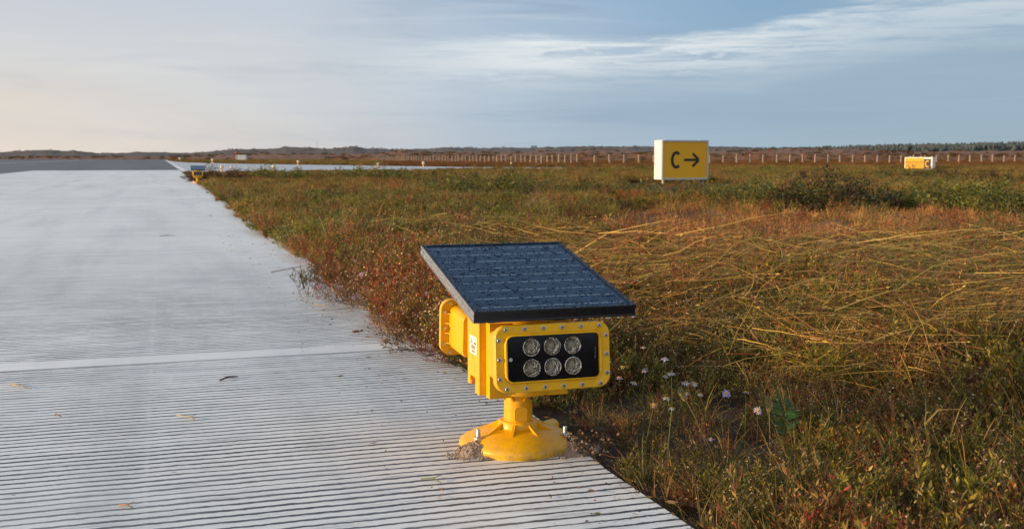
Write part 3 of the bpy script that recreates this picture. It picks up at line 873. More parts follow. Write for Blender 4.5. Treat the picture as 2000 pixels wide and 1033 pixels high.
for nm_, cnt_, s0, s1_ in (('near_heath_bank', 900, 1.6, 4.), ('heath_dunes', 1500, 2.5, 6.), ('far_hills', 1400, 4., 10.)):
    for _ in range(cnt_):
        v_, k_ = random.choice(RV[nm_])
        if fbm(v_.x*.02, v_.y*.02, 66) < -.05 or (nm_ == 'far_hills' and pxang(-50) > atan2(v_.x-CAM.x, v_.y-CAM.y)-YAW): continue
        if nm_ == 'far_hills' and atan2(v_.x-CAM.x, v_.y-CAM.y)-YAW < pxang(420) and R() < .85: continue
        hz_ = {'near_heath_bank': 0, 'heath_dunes': .15, 'far_hills': .8}[nm_]  # aerial haze put into the scrub tint, stronger on farther ridges
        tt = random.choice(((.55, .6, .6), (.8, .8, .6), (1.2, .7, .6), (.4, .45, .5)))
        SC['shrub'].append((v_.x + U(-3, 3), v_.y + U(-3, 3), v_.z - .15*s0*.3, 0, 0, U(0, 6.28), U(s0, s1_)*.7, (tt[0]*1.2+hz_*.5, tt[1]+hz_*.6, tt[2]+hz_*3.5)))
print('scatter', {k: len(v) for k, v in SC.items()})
NAMES = dict(grass='meadow_grass', dry='dry_grass', lying='fallen_straw', red='reddish_herbs', aster='aster_foliage', stub='rusty_stubble', leafy='leafy_ground_weeds', shrub='heath_shrubs')
LAB = dict(grass=('green and olive grass tufts covering the meadow', 'grass'), dry=('dry tan and rusty grass tufts through the meadow', 'dry grass'),
  lying=('long golden straw stalks lying in a tangled mat', 'straw'), red=('reddish brown twiggy herbs along the slab edge', 'herbs'), aster=('dark twiggy foliage with pale seed heads beside the slab', 'ground cover'),
  stub=('short rusty orange stubble on bare soil', 'stubble'), leafy=('small leafed green weeds covering the dark soil', 'weeds'), shrub=('low olive scrub spreading to the fence', 'scrub'))
for k, v in SC.items():
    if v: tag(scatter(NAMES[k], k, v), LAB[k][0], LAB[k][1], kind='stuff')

# ------------------------------------------------------------------ the solar approach light
def make_housing(parent, s, lamps):
    """s=-1 faces the camera side (-Y), s=+1 faces away"""
    T = Matrix.Translation((0, s*.262, .281)) @ Matrix.Rotation(pi if s > 0 else 0, 4, 'Z') @ Matrix.Rotation(radians(-5), 4, 'X')
    # local: face normal -Y, x right, z up, face plane at y=0
    W_, H_ = .289, .158
    bm = bmesh.new()
    def L(w_, h_, r_, y, dz=0): return [T @ Vector((px, y, pz+dz)) for px, pz in rrect(w_, h_, r_, 7)]
    # body behind the flange, tapering to the turret
    dw = .026 if lamps else .046
    loft(bm, [L(W_-dw, H_-.030, .022, .006), L(W_-dw-.004, H_-.034, .022, .030), L(W_-dw-.016, H_-.040, .018, .120), L(W_-dw-.022, H_-.046, .016, .126), L(W_-.130, H_-.050, .008, .1265), L(W_-.130, H_-.050, .008, .185)][::-1], True, not lamps)
    # ribs against the flange
    for k in range(4):
        z = -.042 + k*.028
        for sx in (-1, 1):
            xa, xb = sx*(W_/2-.034), sx*(W_/2-.006)
            q = [(xa, .010, z-.0013), (xb, .010, z-.0013), (xa, .048, z-.0013), (xa, .010, z+.0013), (xb, .010, z+.0013), (xa, .048, z+.0013)]
            vs = [bm.verts.new(T @ Vector(p)) for p in q]
            for f_ in ((0, 1, 2), (5, 4, 3), (0, 3, 4, 1), (1, 4, 5, 2), (2, 5, 3, 0)): bm.faces.new([vs[i] for i in f_])
    ob_norm(bm)
    body = obj('lamp_housing', bm, M_YEL, parent, True, 35)
    # flange with a raised inner frame round the window
    bm = bmesh.new()
    w2, h2 = .232, .108
    prof = [L(W_, H_, .030, .016), L(W_, H_, .030, -.002), L(W_-.004, H_-.004, .029, -.0045), L(W_-.040, H_-.040, .024, -.0045), L(W_-.043, H_-.043, .023, -.0035),
            L(W_-.045, H_-.038-.009, .022, -.0095), L(W_-.049, H_-.051, .020, -.0115), L(w2+.002, h2+.002, .012, -.0115), L(w2-.001, h2-.001, .011, -.0095), L(w2-.001, h2-.001, .011, .004)]
    loft(bm, prof, cap0=not lamps, cap1=(s > 0)); ob_norm(bm)
    fl = obj('cover_frame', bm, M_YEL, body, True, 32)
    # bolts round the flange
    bolts = [(-.118 + .0472*k, .0695) for k in range(6)] + [(-.118 + .0472*k, -.0695) for k in range(6)] + [(sx*.1352, z) for sx in (-1, 1) for z in (-.045, 0, .045)]
    for bx, bz in bolts:
        bm = bmesh.new()
        B = T @ Matrix.Translation((bx, -.0045, bz)) @ Matrix.Rotation(pi/2, 4, 'X')
        lathe(bm, [(.0056, -.001), (.0056, .0006), (.0043, .0008), (.0043, .0028), (.0037, .0036), (.0021, .0036), (.0019, .0012)], 14, B, True, True)
        bm.faces.ensure_lookup_table(); bm.faces[-1].material_index = 1
        obj('bolt', bm, [M_STEEL, M_DARKHEX], body, True, 40)
    if not lamps:
        for bx, bz in bolts:      # bolt ends on the inner side of the flange
            bm = bmesh.new(); lathe(bm, [(.0060, 0), (.0060, .0040), (.0034, .0042), (.0034, .0075)], 6, T @ Matrix.Translation((bx, .0160, bz)) @ Matrix.Rotation(-pi/2, 4, 'X')); obj('nut', bm, M_STEEL, body, True, 30)
        # blank back cover: shallow pan already capped
        return body
    bm = bmesh.new()
    f0 = [T @ Vector((px, -.0035, pz)) for px, pz in rrect(w2-.002, h2-.002, .010, 5)]
    f1 = [T @ Vector((px, .001, pz)) for px, pz in rrect(w2-.002, h2-.002, .010, 5)]
    loft(bm, [f0, f1]); ob_norm(bm)
    win = obj('window', bm, M_WIN, body)
    # cut the six openings
    lens = [(cx, cz) for cz in (.0255, -.0235) for cx in (-.0545, -.0025, .0490)]
    bm = bmesh.new()
    for cx, cz in lens:
        lathe(bm, [(.0200, -.01), (.0200, .01)], 40, T @ Matrix.Translation((cx, 0, cz)) @ Matrix.Rotation(pi/2, 4, 'X'))
    ob_norm(bm)
    me = bpy.data.meshes.new('cut'); bm.to_mesh(me); bm.free(); cutter = bpy.data.objects.new('cut', me); link(cutter)
    md = win.modifiers.new('openings', 'BOOLEAN'); md.object = cutter; md.operation = 'DIFFERENCE'; md.solver = 'EXACT'
    bpy.context.view_layer.update()
    me2 = bpy.data.meshes.new_from_object(win.evaluated_get(bpy.context.evaluated_depsgraph_get()))
    win.modifiers.clear(); win.data = me2; bpy.data.objects.remove(cutter); bpy.data.meshes.remove(me)
    for cx, cz in lens:
        B = T @ Matrix.Translation((cx, -.003, cz)) @ Matrix.Rotation(pi/2, 4, 'X')     # +z out of the face
        bm = bmesh.new(); n0 = 0
        pr = [(.0208, -.0002), (.0212, .0022), (.0204, .0030), (.0196, .0018), (.0190, -.002), (.0176, -.007), (.0144, -.0125), (.0105, -.0160), (.0075, -.0175)]
        lathe(bm, pr, 36, B, False, True)
        for v in bm.verts: v.co += Vector((U(-1, 1), U(-1, 1), U(-1, 1)))*.00012
        nf = len(bm.faces)
        lathe(bm, [(.0078, -.0178), (.0078, -.0090), (.0070, -.0072), (.0044, -.0058), (.0001, -.0054)], 20, B, False, True)
        bm.faces.ensure_lookup_table()
        for f_ in bm.faces[nf:]: f_.material_index = 1
        ln = obj('lens', bm, [M_REFL, M_LEDBEIGE], body, True, 50)
    bm = bmesh.new(); lathe(bm, [(.0045, 0), (.0045, .0009)], 20, T @ Matrix.Translation((-.1065, -.0035, -.001)) @ Matrix.Rotation(pi/2, 4, 'X'))
    obj('light_sensor', bm, M_SENSOR, body)
    tx = bpy.data.curves.new('print', 'FONT'); tx.body = 'Double Blue'; tx.size = .0055; tx.extrude = .0001; tx.align_x = 'CENTER'
    to = bpy.data.objects.new('print', tx); link(to); bpy.context.view_layer.update()
    me3 = bpy.data.meshes.new_from_object(to.evaluated_get(bpy.context.evaluated_depsgraph_get()))
    me3.transform(T @ Matrix.Translation((.105, -.0038, .004)) @ Matrix.Rotation(pi/2, 4, 'X') @ Matrix.Rotation(-pi/2, 4, 'Z'))
    me3.materials.clear(); me3.materials.append(M_GREYTXT)
    bpy.data.objects.remove(to)
    po = bpy.data.objects.new('printed_lettering', me3); link(po); po.parent = body
    return body

def make_light(full=True):
    root = empty('runway_solar_light')
    # ---- base casting
    bm = bmesh.new()
    n = 72; prof = [(.150, 0), (.152, .012), (.150, .018), (.141, .024), (.122, .034), (.097, .043), (.074, .048), (.056, .050), (.053, .052), (.051, .067), (.048, .070), (.040, .070)]
    rings = lathe(bm, prof, n)
    for i, rg in enumerate(rings):
        for v in rg:
            a = atan2(v.co.y, v.co.x); r = hypot(v.co.x, v.co.y)
            if r > .09:      # shallow scallops where the anchor bolts sit, slightly squared outline
                k = 1 + .018*cos(4*(a+.35))
                v.co.x *= k; v.co.y *= k
    for k in range(8):
        a = 2*pi*k/8 + .28
        Mx = Matrix.Rotation(a, 4, 'Z')
        t = .0036
        q = [(.046, -t, .069), (.096, -t, .0425), (.046, -t, .040), (.046, t, .069), (.096, t, .0425), (.046, t, .040)]
        vs = [bm.verts.new(Mx @ Vector(p)) for p in q]
        for f_ in ((0, 2, 1), (3, 4, 5), (0, 1, 4, 3), (1, 2, 5, 4), (2, 0, 3, 5)): bm.faces.new([vs[i] for i in f_])
    # cable duct boss at the back right, second one at the back left
    for ang, rr in ((32, .018),):
        Mx = Matrix.Rotation(radians(ang), 4, 'Z') @ Matrix.Translation((.07, 0, .024)) @ Matrix.Rotation(pi/2, 4, 'Y')
        lathe(bm, [(rr, 0), (rr, .082), (rr*.9, .085)], 20, Mx)
    ob_norm(bm)
    base = obj('base_flange', bm, M_YEL, root, True, 38)
    # anchor bolts and nuts
    for ax, ay in ((-.118, -.032), (.104, -.072), (.02, .125)):
        bm = bmesh.new(); Mx = Matrix.Translation((ax, ay, .030))
        lathe(bm, [(.0058, -.02), (.0058, .0270), (.0050, .0290)], 16, Mx)
        lathe(bm, [(.0115, -.001), (.0115, .009), (.0100, .0102)], 6, Mx)
        lathe(bm, [(.0150, -.004), (.0150, -.001)], 20, Mx)
        obj('anchor_bolt', bm, M_STEEL, base, True, 30)
    # ---- pole
    bm = bmesh.new()
    lathe(bm, [(.0385, .066), (.0385, .0735), (.0372, .0745), (.0372, .0955), (.0365, .0962), (.0372, .0970), (.0372, .155)], 48)
    # flat pad on the front of the pole
    Mx = Matrix.Rotation(radians(-8), 4, 'Z')
    q = [(x, z) for x, z in ((-.013, -.018), (.013, -.018), (.0165, -.013), (.0165, .013), (.013, .018), (-.013, .018), (-.0165, .013), (-.0165, -.013))]
    loft(bm, [[Mx @ Vector((x, -.030, z+.090)) for x, z in q], [Mx @ Vector((x, -.0392, z+.090)) for x, z in q]])
    # head of the pole with gussets
    lathe(bm, [(.0375, .136), (.0410, .139), (.060, .150), (.060, .1525)], 40, None, False, True)
    for k in range(8):
        a = 2*pi*k/8 + .1; Mk = Matrix.Rotation(a, 4, 'Z'); t = .0025
        q3 = [(.034, -t, .120), (.070, -t, .152), (.034, -t, .152), (.034, t, .120), (.070, t, .152), (.034, t, .152)]
        vs = [bm.verts.new(Mk @ Vector(p)) for p in q3]
        for f_ in ((0, 1, 2), (5, 4, 3), (0, 3, 4, 1), (1, 4, 5, 2), (2, 5, 3, 0)): bm.faces.new([vs[i] for i in f_])
    ob_norm(bm)
    pole = obj('pole', bm, M_YEL, root, True, 35)
    bm = bmesh.new()
    lathe(bm, [(.0072, 0), (.0072, .007), (.0058, .008), (.0034, .008), (.0030, .004)], 18, Matrix.Rotation(radians(35), 4, 'Z') @ Matrix.Translation((0, -.036, .133)) @ Matrix.Rotation(pi/2, 4, 'X'))
    bm.faces.ensure_lookup_table(); bm.faces[-1].material_index = 1
    obj('clamp_bolt', bm, [M_STEEL, M_DARKHEX], pole, True, 40)
    # ---- turntable plate and centre turret
    bm = bmesh.new()
    lathe(bm, [(.100, .150), (.104, .153), (.104, .173), (.100, .176)], 56)
    ob_norm(bm)
    obj('turntable', bm, M_YEL, root, True, 35)
    bm = bmesh.new()
    lathe(bm, [(.096, .172), (.099, .174), (.099, .348), (.096, .351)], 56)
    ob_norm(bm)
    tur = obj('centre_body', bm, M_YEL, root, True, 35)
    # side pads (flat faces that carry the label), notched at the foot
    for sx in (-1, 1):
        bm = bmesh.new()
        xa, xb = sorted((sx*.060, sx*.121))
        box(bm, xa, xb, -.054, .054, .190, .348)
        box(bm, xa, xb, -.054, -.016, .151, .1902); box(bm, xa, xb, .030, .054, .165, .1902)
        bevel(bm, .0018, 2)
        # stepped front shoulder
        xc, xd = sorted((sx*.050, sx*.104))
        box(bm, xc, xd, -.088, -.0535, .148, .338)
        ob_norm(bm)
        obj('side_pad', bm, M_YEL, tur, True, 35)
    # cable gland and tag in the notch
    bm = bmesh.new()
    lathe(bm, [(.0065, 0), (.0065, .020), (.005, .026)], 14, Matrix.Translation((-.100, .004, .176)) @ Matrix.Rotation(-pi/2, 4, 'Y'))
    obj('cable_gland', bm, simple('brass_orange', (.6, .2, .04), .4), tur, True, 40)
    bm = bmesh.new(); box(bm, -.1165, -.1155, -.018, -.002, .158, .172); obj('small_tag', bm, M_LABEL, tur)
    # label plate
    bm = bmesh.new()
    loft(bm, [[Vector((-.1212, y, z+.272)) for y, z in rrect(.066, .047, .004, 3)], [Vector((-.1219, y, z+.272)) for y, z in rrect(.066, .047, .004, 3)]]); ob_norm(bm)
    lab = obj('label_plate', bm, M_LABEL, tur)
    lab.location.y = 0.0
    def mark(name, rects):
        bm = bmesh.new()
        for (ya, yb, za, zb) in rects:      # y to the left when read: +Y is the far end
            box(bm, -.1223, -.12195, -yb, -ya, .272+za, .272+zb)
        obj(name, bm, M_INK, lab)
    # reading from the left side, text runs from far (+Y) to near (-Y)
    mark('label_logo', [(-.018, -.014, .010, .015), (-.020, -.016, .006, .010), (-.014, -.011, .006, .010), (-.030, -.008, .003, .0045)])
    mark('label_number', [(.008+.0022*k, .0095+.0022*k, .004, .0085) for k in range(9)])
    mark('label_characters', [r for k in range(4) for r in ((-.014+.0085*k, -.012+.0085*k, -.010, 0), (-.011+.0085*k, -.0095+.0085*k, -.010, 0), (-.014+.0085*k, -.0095+.0085*k, -.0055, -.004), (-.014+.0085*k, -.0095+.0085*k, -.001, 0))])
    mark('label_rule', [(-.030, .030, -.0135, -.0130)])
    mark('label_address', [(-.014+.0027*k, -.0122+.0027*k, -.0185, -.0150) for k in range(11)])
    # round cap that carries the panel, with a dark seam below
    bm = bmesh.new(); lathe(bm, [(.0995, .3505), (.0995, .3525)], 56); obj('seam_gasket', bm, M_RUBBER, tur)
    bm = bmesh.new()
    Tp = Matrix.Translation((.010, 0, .453)) @ Matrix.Rotation(radians(12.2), 4, 'X')
    lo = [Vector((.101*cos(2*pi*i/56), .101*sin(2*pi*i/56), .352)) for i in range(56)]
    mi = [Vector((.101*cos(2*pi*i/56), .101*sin(2*pi*i/56), .362)) for i in range(56)]
    hi = [Tp @ Vector((.080*cos(2*pi*i/56)-.01, .080*sin(2*pi*i/56)-.02, -.034)) for i in range(56)]
    for v in hi: v.z = max(v.z, .372)
    loft(bm, [lo, mi, hi]); ob_norm(bm)
    obj('panel_mount', bm, M_YEL, root, True, 30)
    make_housing(root, -1, True)
    make_housing(root, 1, False)
    for bx, by, bz in ((-.104, -.0885, .320), (-.072, -.0885, .163)):
        bm = bmesh.new(); lathe(bm, [(.005, 0), (.005, .006), (.004, .007)], 6, Matrix.Translation((bx+.02, by, bz)) @ Matrix.Rotation(pi/2, 4, 'X')); obj('body_screw', bm, M_STEEL, tur)
    # ---- solar panel
    PW, PL, TH = .407, .540, .028
    bm = bmesh.new(); fr = .010
    def loopz(w_, l_, z): return [Tp @ Vector(p) for p in ((-w_/2, -l_/2, z), (w_/2, -l_/2, z), (w_/2, l_/2, z), (-w_/2, l_/2, z))]
    loft(bm, [loopz(PW, PL, -TH), loopz(PW, PL, -TH+.003), loopz(PW-.003, PL-.003, -TH+.0045), loopz(PW-.003, PL-.003, -.010), loopz(PW, PL, -.0085), loopz(PW, PL, -.0008), loopz(PW-.0016, PL-.0016, 0), loopz(PW-2*fr, PL-2*fr, 0), loopz(PW-2*fr, PL-2*fr, -.003)], True, False)
    ob_norm(bm)
    pan = obj('solar_panel', bm, M_BLACK, root)
    # bare aluminium edge profile on the left side, wet
    bm = bmesh.new()
    for za, zb in ((-.0272, -.0238), (-.0232, -.0105), (-.0099, -.0012)):
        box(bm, -PW/2-.0012, -PW/2-.0002, -PL/2+.0005, PL/2-.0005, za, zb, Tp)
    obj('edge_profile', bm, M_ALU, pan)
    bm = bmesh.new()
    f_ = bm.faces.new([bm.verts.new(p) for p in ((-PW/2+fr, -PL/2+fr, 0), (PW/2-fr, -PL/2+fr, 0), (PW/2-fr, PL/2-fr, 0), (-PW/2+fr, PL/2-fr, 0))])
    gl = obj('panel_glass', bm, M_CELL, pan); gl.matrix_local = Tp @ Matrix.Translation((0, 0, -.0025))
    if full:
        def dome(bm, M_, cx, cy, r, h, n=8, ex=1., a=0.):
            rg = []
            for rr, hh in ((1., 0.), (.86, .5), (.5, .9)):
                rg.append([bm.verts.new(M_ @ Vector((cx + (r*rr*cos(t)*cos(a)*ex - r*rr*sin(t)*sin(a)), cy + (r*rr*cos(t)*sin(a)*ex + r*rr*sin(t)*cos(a)), h*hh))) for t in [2*pi*i/n for i in range(n)]])
            for p, q in zip(rg, rg[1:]):
                for i in range(n): bm.faces.new((p[i], p[(i+1) % n], q[(i+1) % n], q[i]))
            bm.faces.new(rg[-1])
        bm = bmesh.new(); G = Tp @ Matrix.Translation((0, 0, -.0024))
        cnt = 0
        while cnt < 4200:
            x, y = U(-PW/2+fr+.003, PW/2-fr-.003), U(-PL/2+fr+.003, PL/2-fr-.003)
            if fbm(x*14, y*14, 4) < -.22 and R() < .8: continue
            q = R(); r = .0006 + .0008*R() if q < .84 else (U(.0015, .0027) if q < .97 else U(.0026, .0046))
            dome(bm, G, x, y, r, r*.42, 8, U(1, 1.9) if r > .002 else 1.1, U(-.5, .3)); cnt += 1
        G2 = Tp
        for _ in range(900):      # beads on the frame rim
            if R() < .5: x, y = random.choice((-1, 1))*(PW/2-U(.001, .009)), U(-PL/2, PL/2)
            else: x, y = U(-PW/2, PW/2), random.choice((-1, 1))*(PL/2-U(.001, .009))
            r = U(.0006, .0018); dome(bm, G2, x, y, r, r*.7, 6)
        wd = obj('water_beads', bm, M_WATER, pan, True); wd['kind'] = 'stuff'
        bm = bmesh.new()
        for _ in range(520):      # beads on the aluminium side
            y, z = U(-PL/2, PL/2), (U(-.026, -.001) if R() < .55 else -.0275)
            r = U(.0006, .0017); Ms = Tp @ Matrix.Translation((-PW/2-.0013, y, z)) @ Matrix.Rotation(-pi/2, 4, 'Y'); dome(bm, Ms, 0, 0, r, r*.9, 6)
        wd = obj('side_beads', bm, M_CLEAR, pan, True); wd['kind'] = 'stuff'
        for x in (.137, .199, .160, -.190, .05):
            bm = bmesh.new(); r = .0034 if x > .13 else .0024
            bmesh.ops.create_uvsphere(bm, u_segments=12, v_segments=8, radius=r, matrix=Tp @ Matrix.Translation((x, -PL/2+.003, -TH-.0015)) @ Matrix.Diagonal((1, 1, 1.25, 1)))
            obj('hanging_drop', bm, M_CLEAR, pan, True)
    return root
lt = make_light(True)
tag(lt, 'yellow solar runway light with wet tilted panel standing in the foreground', 'runway light')
lt2 = make_light(False)
lt2.location = (.14, 30.4, 0)
tag(lt2, 'small distant yellow solar light at the far end of the slab edge', 'runway light')

# mortar heaps under the base bolts
def heap(cx, cy, rx, ry, h, seed, label):
    bm = bmesh.new(); n = 44; m_ = 12
    rings = []
    for j in range(m_+1):
        t = j/m_
        rg = []
        for i in range(n):
            a = 2*pi*i/n
            k = t*(1 + .18*noise.noise((cos(a)*2, sin(a)*2, seed)) + .06*noise.noise((cos(a)*9, sin(a)*9, seed)))
            x, y = rx*k*cos(a), ry*k*sin(a)
            z = h*max(0, 1-t**1.5)**1.1 + (1-t)*.0 + .010*noise.noise((x*60, y*60, seed))*(1-t**4) + .006*noise.noise((x*170, y*170, seed))*(1-t**4)
            rg.append(bm.verts.new((x, y, max(-.004, z - .002*t))))
        rings.append(rg)
    for a, b_ in zip(rings, rings[1:]):
        for i in range(n): bm.faces.new((a[i], a[(i+1) % n], b_[(i+1) % n], b_[i]))
    for _ in range(120):     # crumbs
        a = U(0, 2*pi); k = U(.3, 1.35); r = U(.0012, .0042)
        bmesh.ops.create_icosphere(bm, subdivisions=1, radius=r, matrix=Matrix.Translation((rx*k*cos(a), ry*k*sin(a), r*.5 + (h*max(0, 1-k**1.5) if k < 1 else 0))) @ Euler((U(0, 3), U(0, 3), 0)).to_matrix().to_4x4() @ Matrix.Diagonal((U(.7, 1.4), U(.7, 1.3), U(.6, 1.1), 1)))
    bmesh.ops.remove_doubles(bm, verts=bm.verts[:], dist=.00001)
    o = obj('mortar_heap', bm, M_CONC_HEAP); o.location = (cx, cy, .0015)
    return tag(o, label, 'mortar')
heap(-.132, -.050, .060, .050, .030, 3.3, 'crumbly sandy mortar heap round the left base bolt')
heap(.114, -.098, .074, .058, .026, 8.1, 'smoother grey mortar heap round the right base bolt')
# damp mortar stain is part of the slab; a thin fallen twig lies over the right heap
def stick(name, pts, r, col, label, cat, group=None, n=5):
    bm = bmesh.new(); tube(bm, pts, [r*(1-.6*i/(len(pts)-1)) for i in range(len(pts))], n)
    base = Vector(pts[0]);
    for v in bm.verts: v.co -= base
    o = obj(name, bm, simple(name+'_bark', col, .7), None, True); o.location = base
    return tag(o, label, cat, group)
stick('twig', [(.10, -.15, .030), (.14, -.17, .018), (.18, -.20, .006), (.22, -.22, .004), (.27, -.235, .002)], .0014, (.22, .07, .03), 'thin red twig lying over the right mortar heap', 'twig')

# ------------------------------------------------------------------ signs
def textmesh(body, size, extr=.004):
    tx = bpy.data.curves.new('glyph', 'FONT'); tx.body = body; tx.size = size; tx.extrude = extr; tx.align_x = 'CENTER'; tx.align_y = 'CENTER'
    to = bpy.data.objects.new('glyph', tx); link(to); bpy.context.view_layer.update()
    me = bpy.data.meshes.new_from_object(to.evaluated_get(bpy.context.evaluated_depsgraph_get())); bpy.data.objects.remove(to)
    return me
def stroke(bm, pts, wd, y0, y1, closed=False):
    """flat stroked polyline in the XZ plane, given thickness in y"""
    n = len(pts); Lp, Rp = [], []
    for i in range(n):
        a = Vector(pts[max(0, i-1)]); b_ = Vector(pts[min(n-1, i+1)]); d = (b_-a).normalized(); nn = Vector((-d.y, d.x))*wd/2
        Lp.append(Vector(pts[i])+nn); Rp.append(Vector(pts[i])-nn)
    rings = [[bm.verts.new((p.x, y0, p.y)), bm.verts.new((q.x, y0, q.y)), bm.verts.new((q.x, y1, q.y)), bm.verts.new((p.x, y1, p.y))] for p, q in zip(Lp, Rp)]
    for a, b_ in zip(rings, rings[1:]):
        for k in range(4): bm.faces.new((a[k], a[(k+1) % 4], b_[(k+1) % 4], b_[k]))
    bm.faces.new(rings[0][::-1]); bm.faces.new(rings[-1])
def letter_C(cx, cz, w_, h_, th, y0, y1):
    bm = bmesh.new(); pts = []
    for k in range(29):
        a = radians(48 + (312-48)*k/28)
        x = (w_/2-th/2)*cos(a); z = (h_/2-th/2)*sin(a)
        if abs(cos(a)) < .9: pass
        pts.append((cx+x, cz+z))
    stroke(bm, pts, th, y0, y1); ob_norm(bm); return bm

SW, SH, SD = 1.46, 1.03, .50
sg = empty('direction_sign', (13.42, 25.30, 0), radians(0))
zb, zt = .12, 1.235
bm = bmesh.new(); box(bm, -SW/2, SW/2, 0, SD, zb, zt); bevel(bm, .02, 2); ob_norm(bm)
cab = obj('sign_box', bm, M_WHITE, sg)
bm = bmesh.new()   # face frame
for r in ((-SW/2-.004, SW/2+.004, zt-.04, zt+.004), (-SW/2-.004, SW/2+.004, zb-.004, zb+.045), (-SW/2-.004, -SW/2+.035, zb+.045, zt-.04), (SW/2-.035, SW/2+.004, zb+.045, zt-.04)):
    box(bm, r[0], r[1], -.03, .03, r[2], r[3])
obj('face_frame', bm, simple('bare_sign_frame', (.50, .50, .50), .5), sg)
bm = bmesh.new(); box(bm, -SW/2+.0355, SW/2-.0355, -.012, -.004, zb+.0455, zt-.0405); fp = obj('face_panel', bm, M_SIGNY, sg)
cz = (zb+zt)/2
C1 = letter_C(-.285, cz, .34, .50, .084, -.016, -.0125)
obj('letter_c', C1, M_SIGNBLK, fp)
bm = bmesh.new()
stroke(bm, [(-.035, cz), (.395, cz)], .074, -.016, -.0125)
stroke(bm, [(.235, cz+.185), (.43, cz)], .076, -.0168, -.0126); stroke(bm, [(.235, cz-.185), (.43, cz)], .076, -.0176, -.0127)
ob_norm(bm); obj('arrow', bm, M_SIGNBLK, fp)
for x in (-.60, .50):
    bm = bmesh.new()
    tube(bm, [(x-.03, .10, zt-.005), (x-.02, .10, zt+.035), (x+.02, .10, zt+.035), (x+.03, .10, zt-.005)], .008, 6); obj('lifting_eye', bm, M_WHITE, sg)
for x in (-.62, 0, .62):
    bm = bmesh.new(); lathe(bm, [(.045, -.06), (.045, zb+.002)], 14, Matrix.Translation((x, .12, 0))); lathe(bm, [(.08, -.06), (.08, -.03)], 16, Matrix.Translation((x, .12, 0))); obj('leg', bm, M_GALV, sg, True, 40)
bm = bmesh.new(); box(bm, -SW/2-.006, -SW/2-.001, .02, .05, zb+.02, zt-.02); obj('side_seam', bm, simple('seam_grey', (.5, .45, .4), .6), sg)
tag(sg, 'large yellow sign with black letter C and right arrow in a white box', 'sign')

# location and runway vacated sign, farther right
s2 = empty('location_sign', (46.6, 56.8, 0))
s2.rotation_euler = (0, 0, radians(-56))
W2 = 1.80; z0, z1 = -.06, .76; D2 = .62
bm = bmesh.new(); box(bm, -W2/2, W2/2, 0, D2, z0, z1); bevel(bm, .02, 2); obj('sign_box', bm, M_WHITE, s2)
bm = bmesh.new(); box(bm, -W2/2+.04, W2/2-.54, -.012, -.001, z0+.05, z1-.05); yp = obj('pattern_panel', bm, M_SIGNY, s2)
bm = bmesh.new(); box(bm, W2/2-.535, W2/2-.10, -.012, -.001, z0+.08, z1-.12); bp_ = obj('letter_panel', bm, M_SIGNBLK, s2)
obj('letter_c', letter_C(W2/2-.318, (z0+z1)/2-.02, .30, .46, .072, -.018, -.0125), M_SIGNY, bp_)
M_PAT = simple('worn_pattern_line', (.30, .10, .004), .6)
bm = bmesh.new(); xa, xb = -W2/2+.08, W2/2-.58
box(bm, xa, xb, -.017, -.0125, .44, .485); box(bm, xa, xb, -.017, -.0125, .36, .40)
for zz in (.29, .215, .14):
    n = 6
    for k in range(n):
        c0 = xa + (xb-xa)*(k/(n-1))
        box(bm, max(xa, c0-.075), min(xb, c0+.075), -.017, -.0125, zz-.016, zz+.016)
obj('solid_and_dashed_lines', bm, M_PAT, yp)
for x in (-.62, .1, .80):
    bm = bmesh.new(); tube(bm, [(x-.03, .2, z1-.005), (x-.015, .2, z1+.06), (x+.015, .2, z1+.06), (x+.03, .2, z1-.005)], .012, 6); obj('lifting_eye', bm, M_WHITE, s2)
for x in (-.8, .8):
    bm = bmesh.new(); lathe(bm, [(.05, -.1), (.05, z0+.002)], 12, Matrix.Translation((x, .2, 0))); obj('leg', bm, M_GALV, s2)
tag(s2, 'low wide yellow sign with striped panel and yellow C on black', 'sign')

# ------------------------------------------------------------------ perimeter fence
def fence(name, A, B, n, label, skip_first=False):
    A = Vector(A); B = Vector(B); root = empty(name, (A.x, A.y, 0)); tag(root, label, 'fence')
    bm = bmesh.new(); h = 1.06
    loft(bm, [[Vector((x, y, -.4)) for x, y in ((-.085, -.085), (.085, -.085), (.085, .085), (-.085, .085))], [Vector((x, y, h-.02)) for x, y in ((-.075, -.075), (.075, -.075), (.075, .075), (-.075, .075))], [Vector((x, y, h)) for x, y in ((-.05, -.05), (.05, -.05), (.05, .05), (-.05, .05))]])
    ob_norm(bm); first = None
    ang = atan2(B.y-A.y, B.x-A.x)
    for i in range(n):
        p = A.lerp(B, i/(n-1)) - A
        if first is None: first = o = obj('post', bm, M_POST, root)
        else: o = first.copy(); COL.objects.link(o); o.parent = root
        o.location = (p.x+U(-.06, .06), p.y+U(-.06, .06), U(-.08, .04)); o.rotation_euler = (U(-.03, .03), U(-.03, .03), ang+U(-.1, .1))
    bm = bmesh.new()
    for z in (.25, .55, .85): tube(bm, [(0, 0, z), ((B-A).x, (B-A).y, z)], .012, 4)
    obj('wire', bm, M_WIRE, root)
    return root
cx_, cy_ = wp(113, (1127-1000)/2100*113)
fx, fy = wp(215, (722-1000)/2100*215); rx_, ry_ = wp(137, (2080-1000)/2100*137)
fence('perimeter_fence', (cx_, cy_), (fx, fy), 62, 'closely spaced concrete post fence running from its corner towards the far left dunes')
sx_ = Vector((rx_-cx_, ry_-cy_)).normalized()*2.0
fence('perimeter_fence', (cx_+sx_.x, cy_+sx_.y), (rx_, ry_), 39, 'widely spaced concrete post fence running right behind both yellow signs')

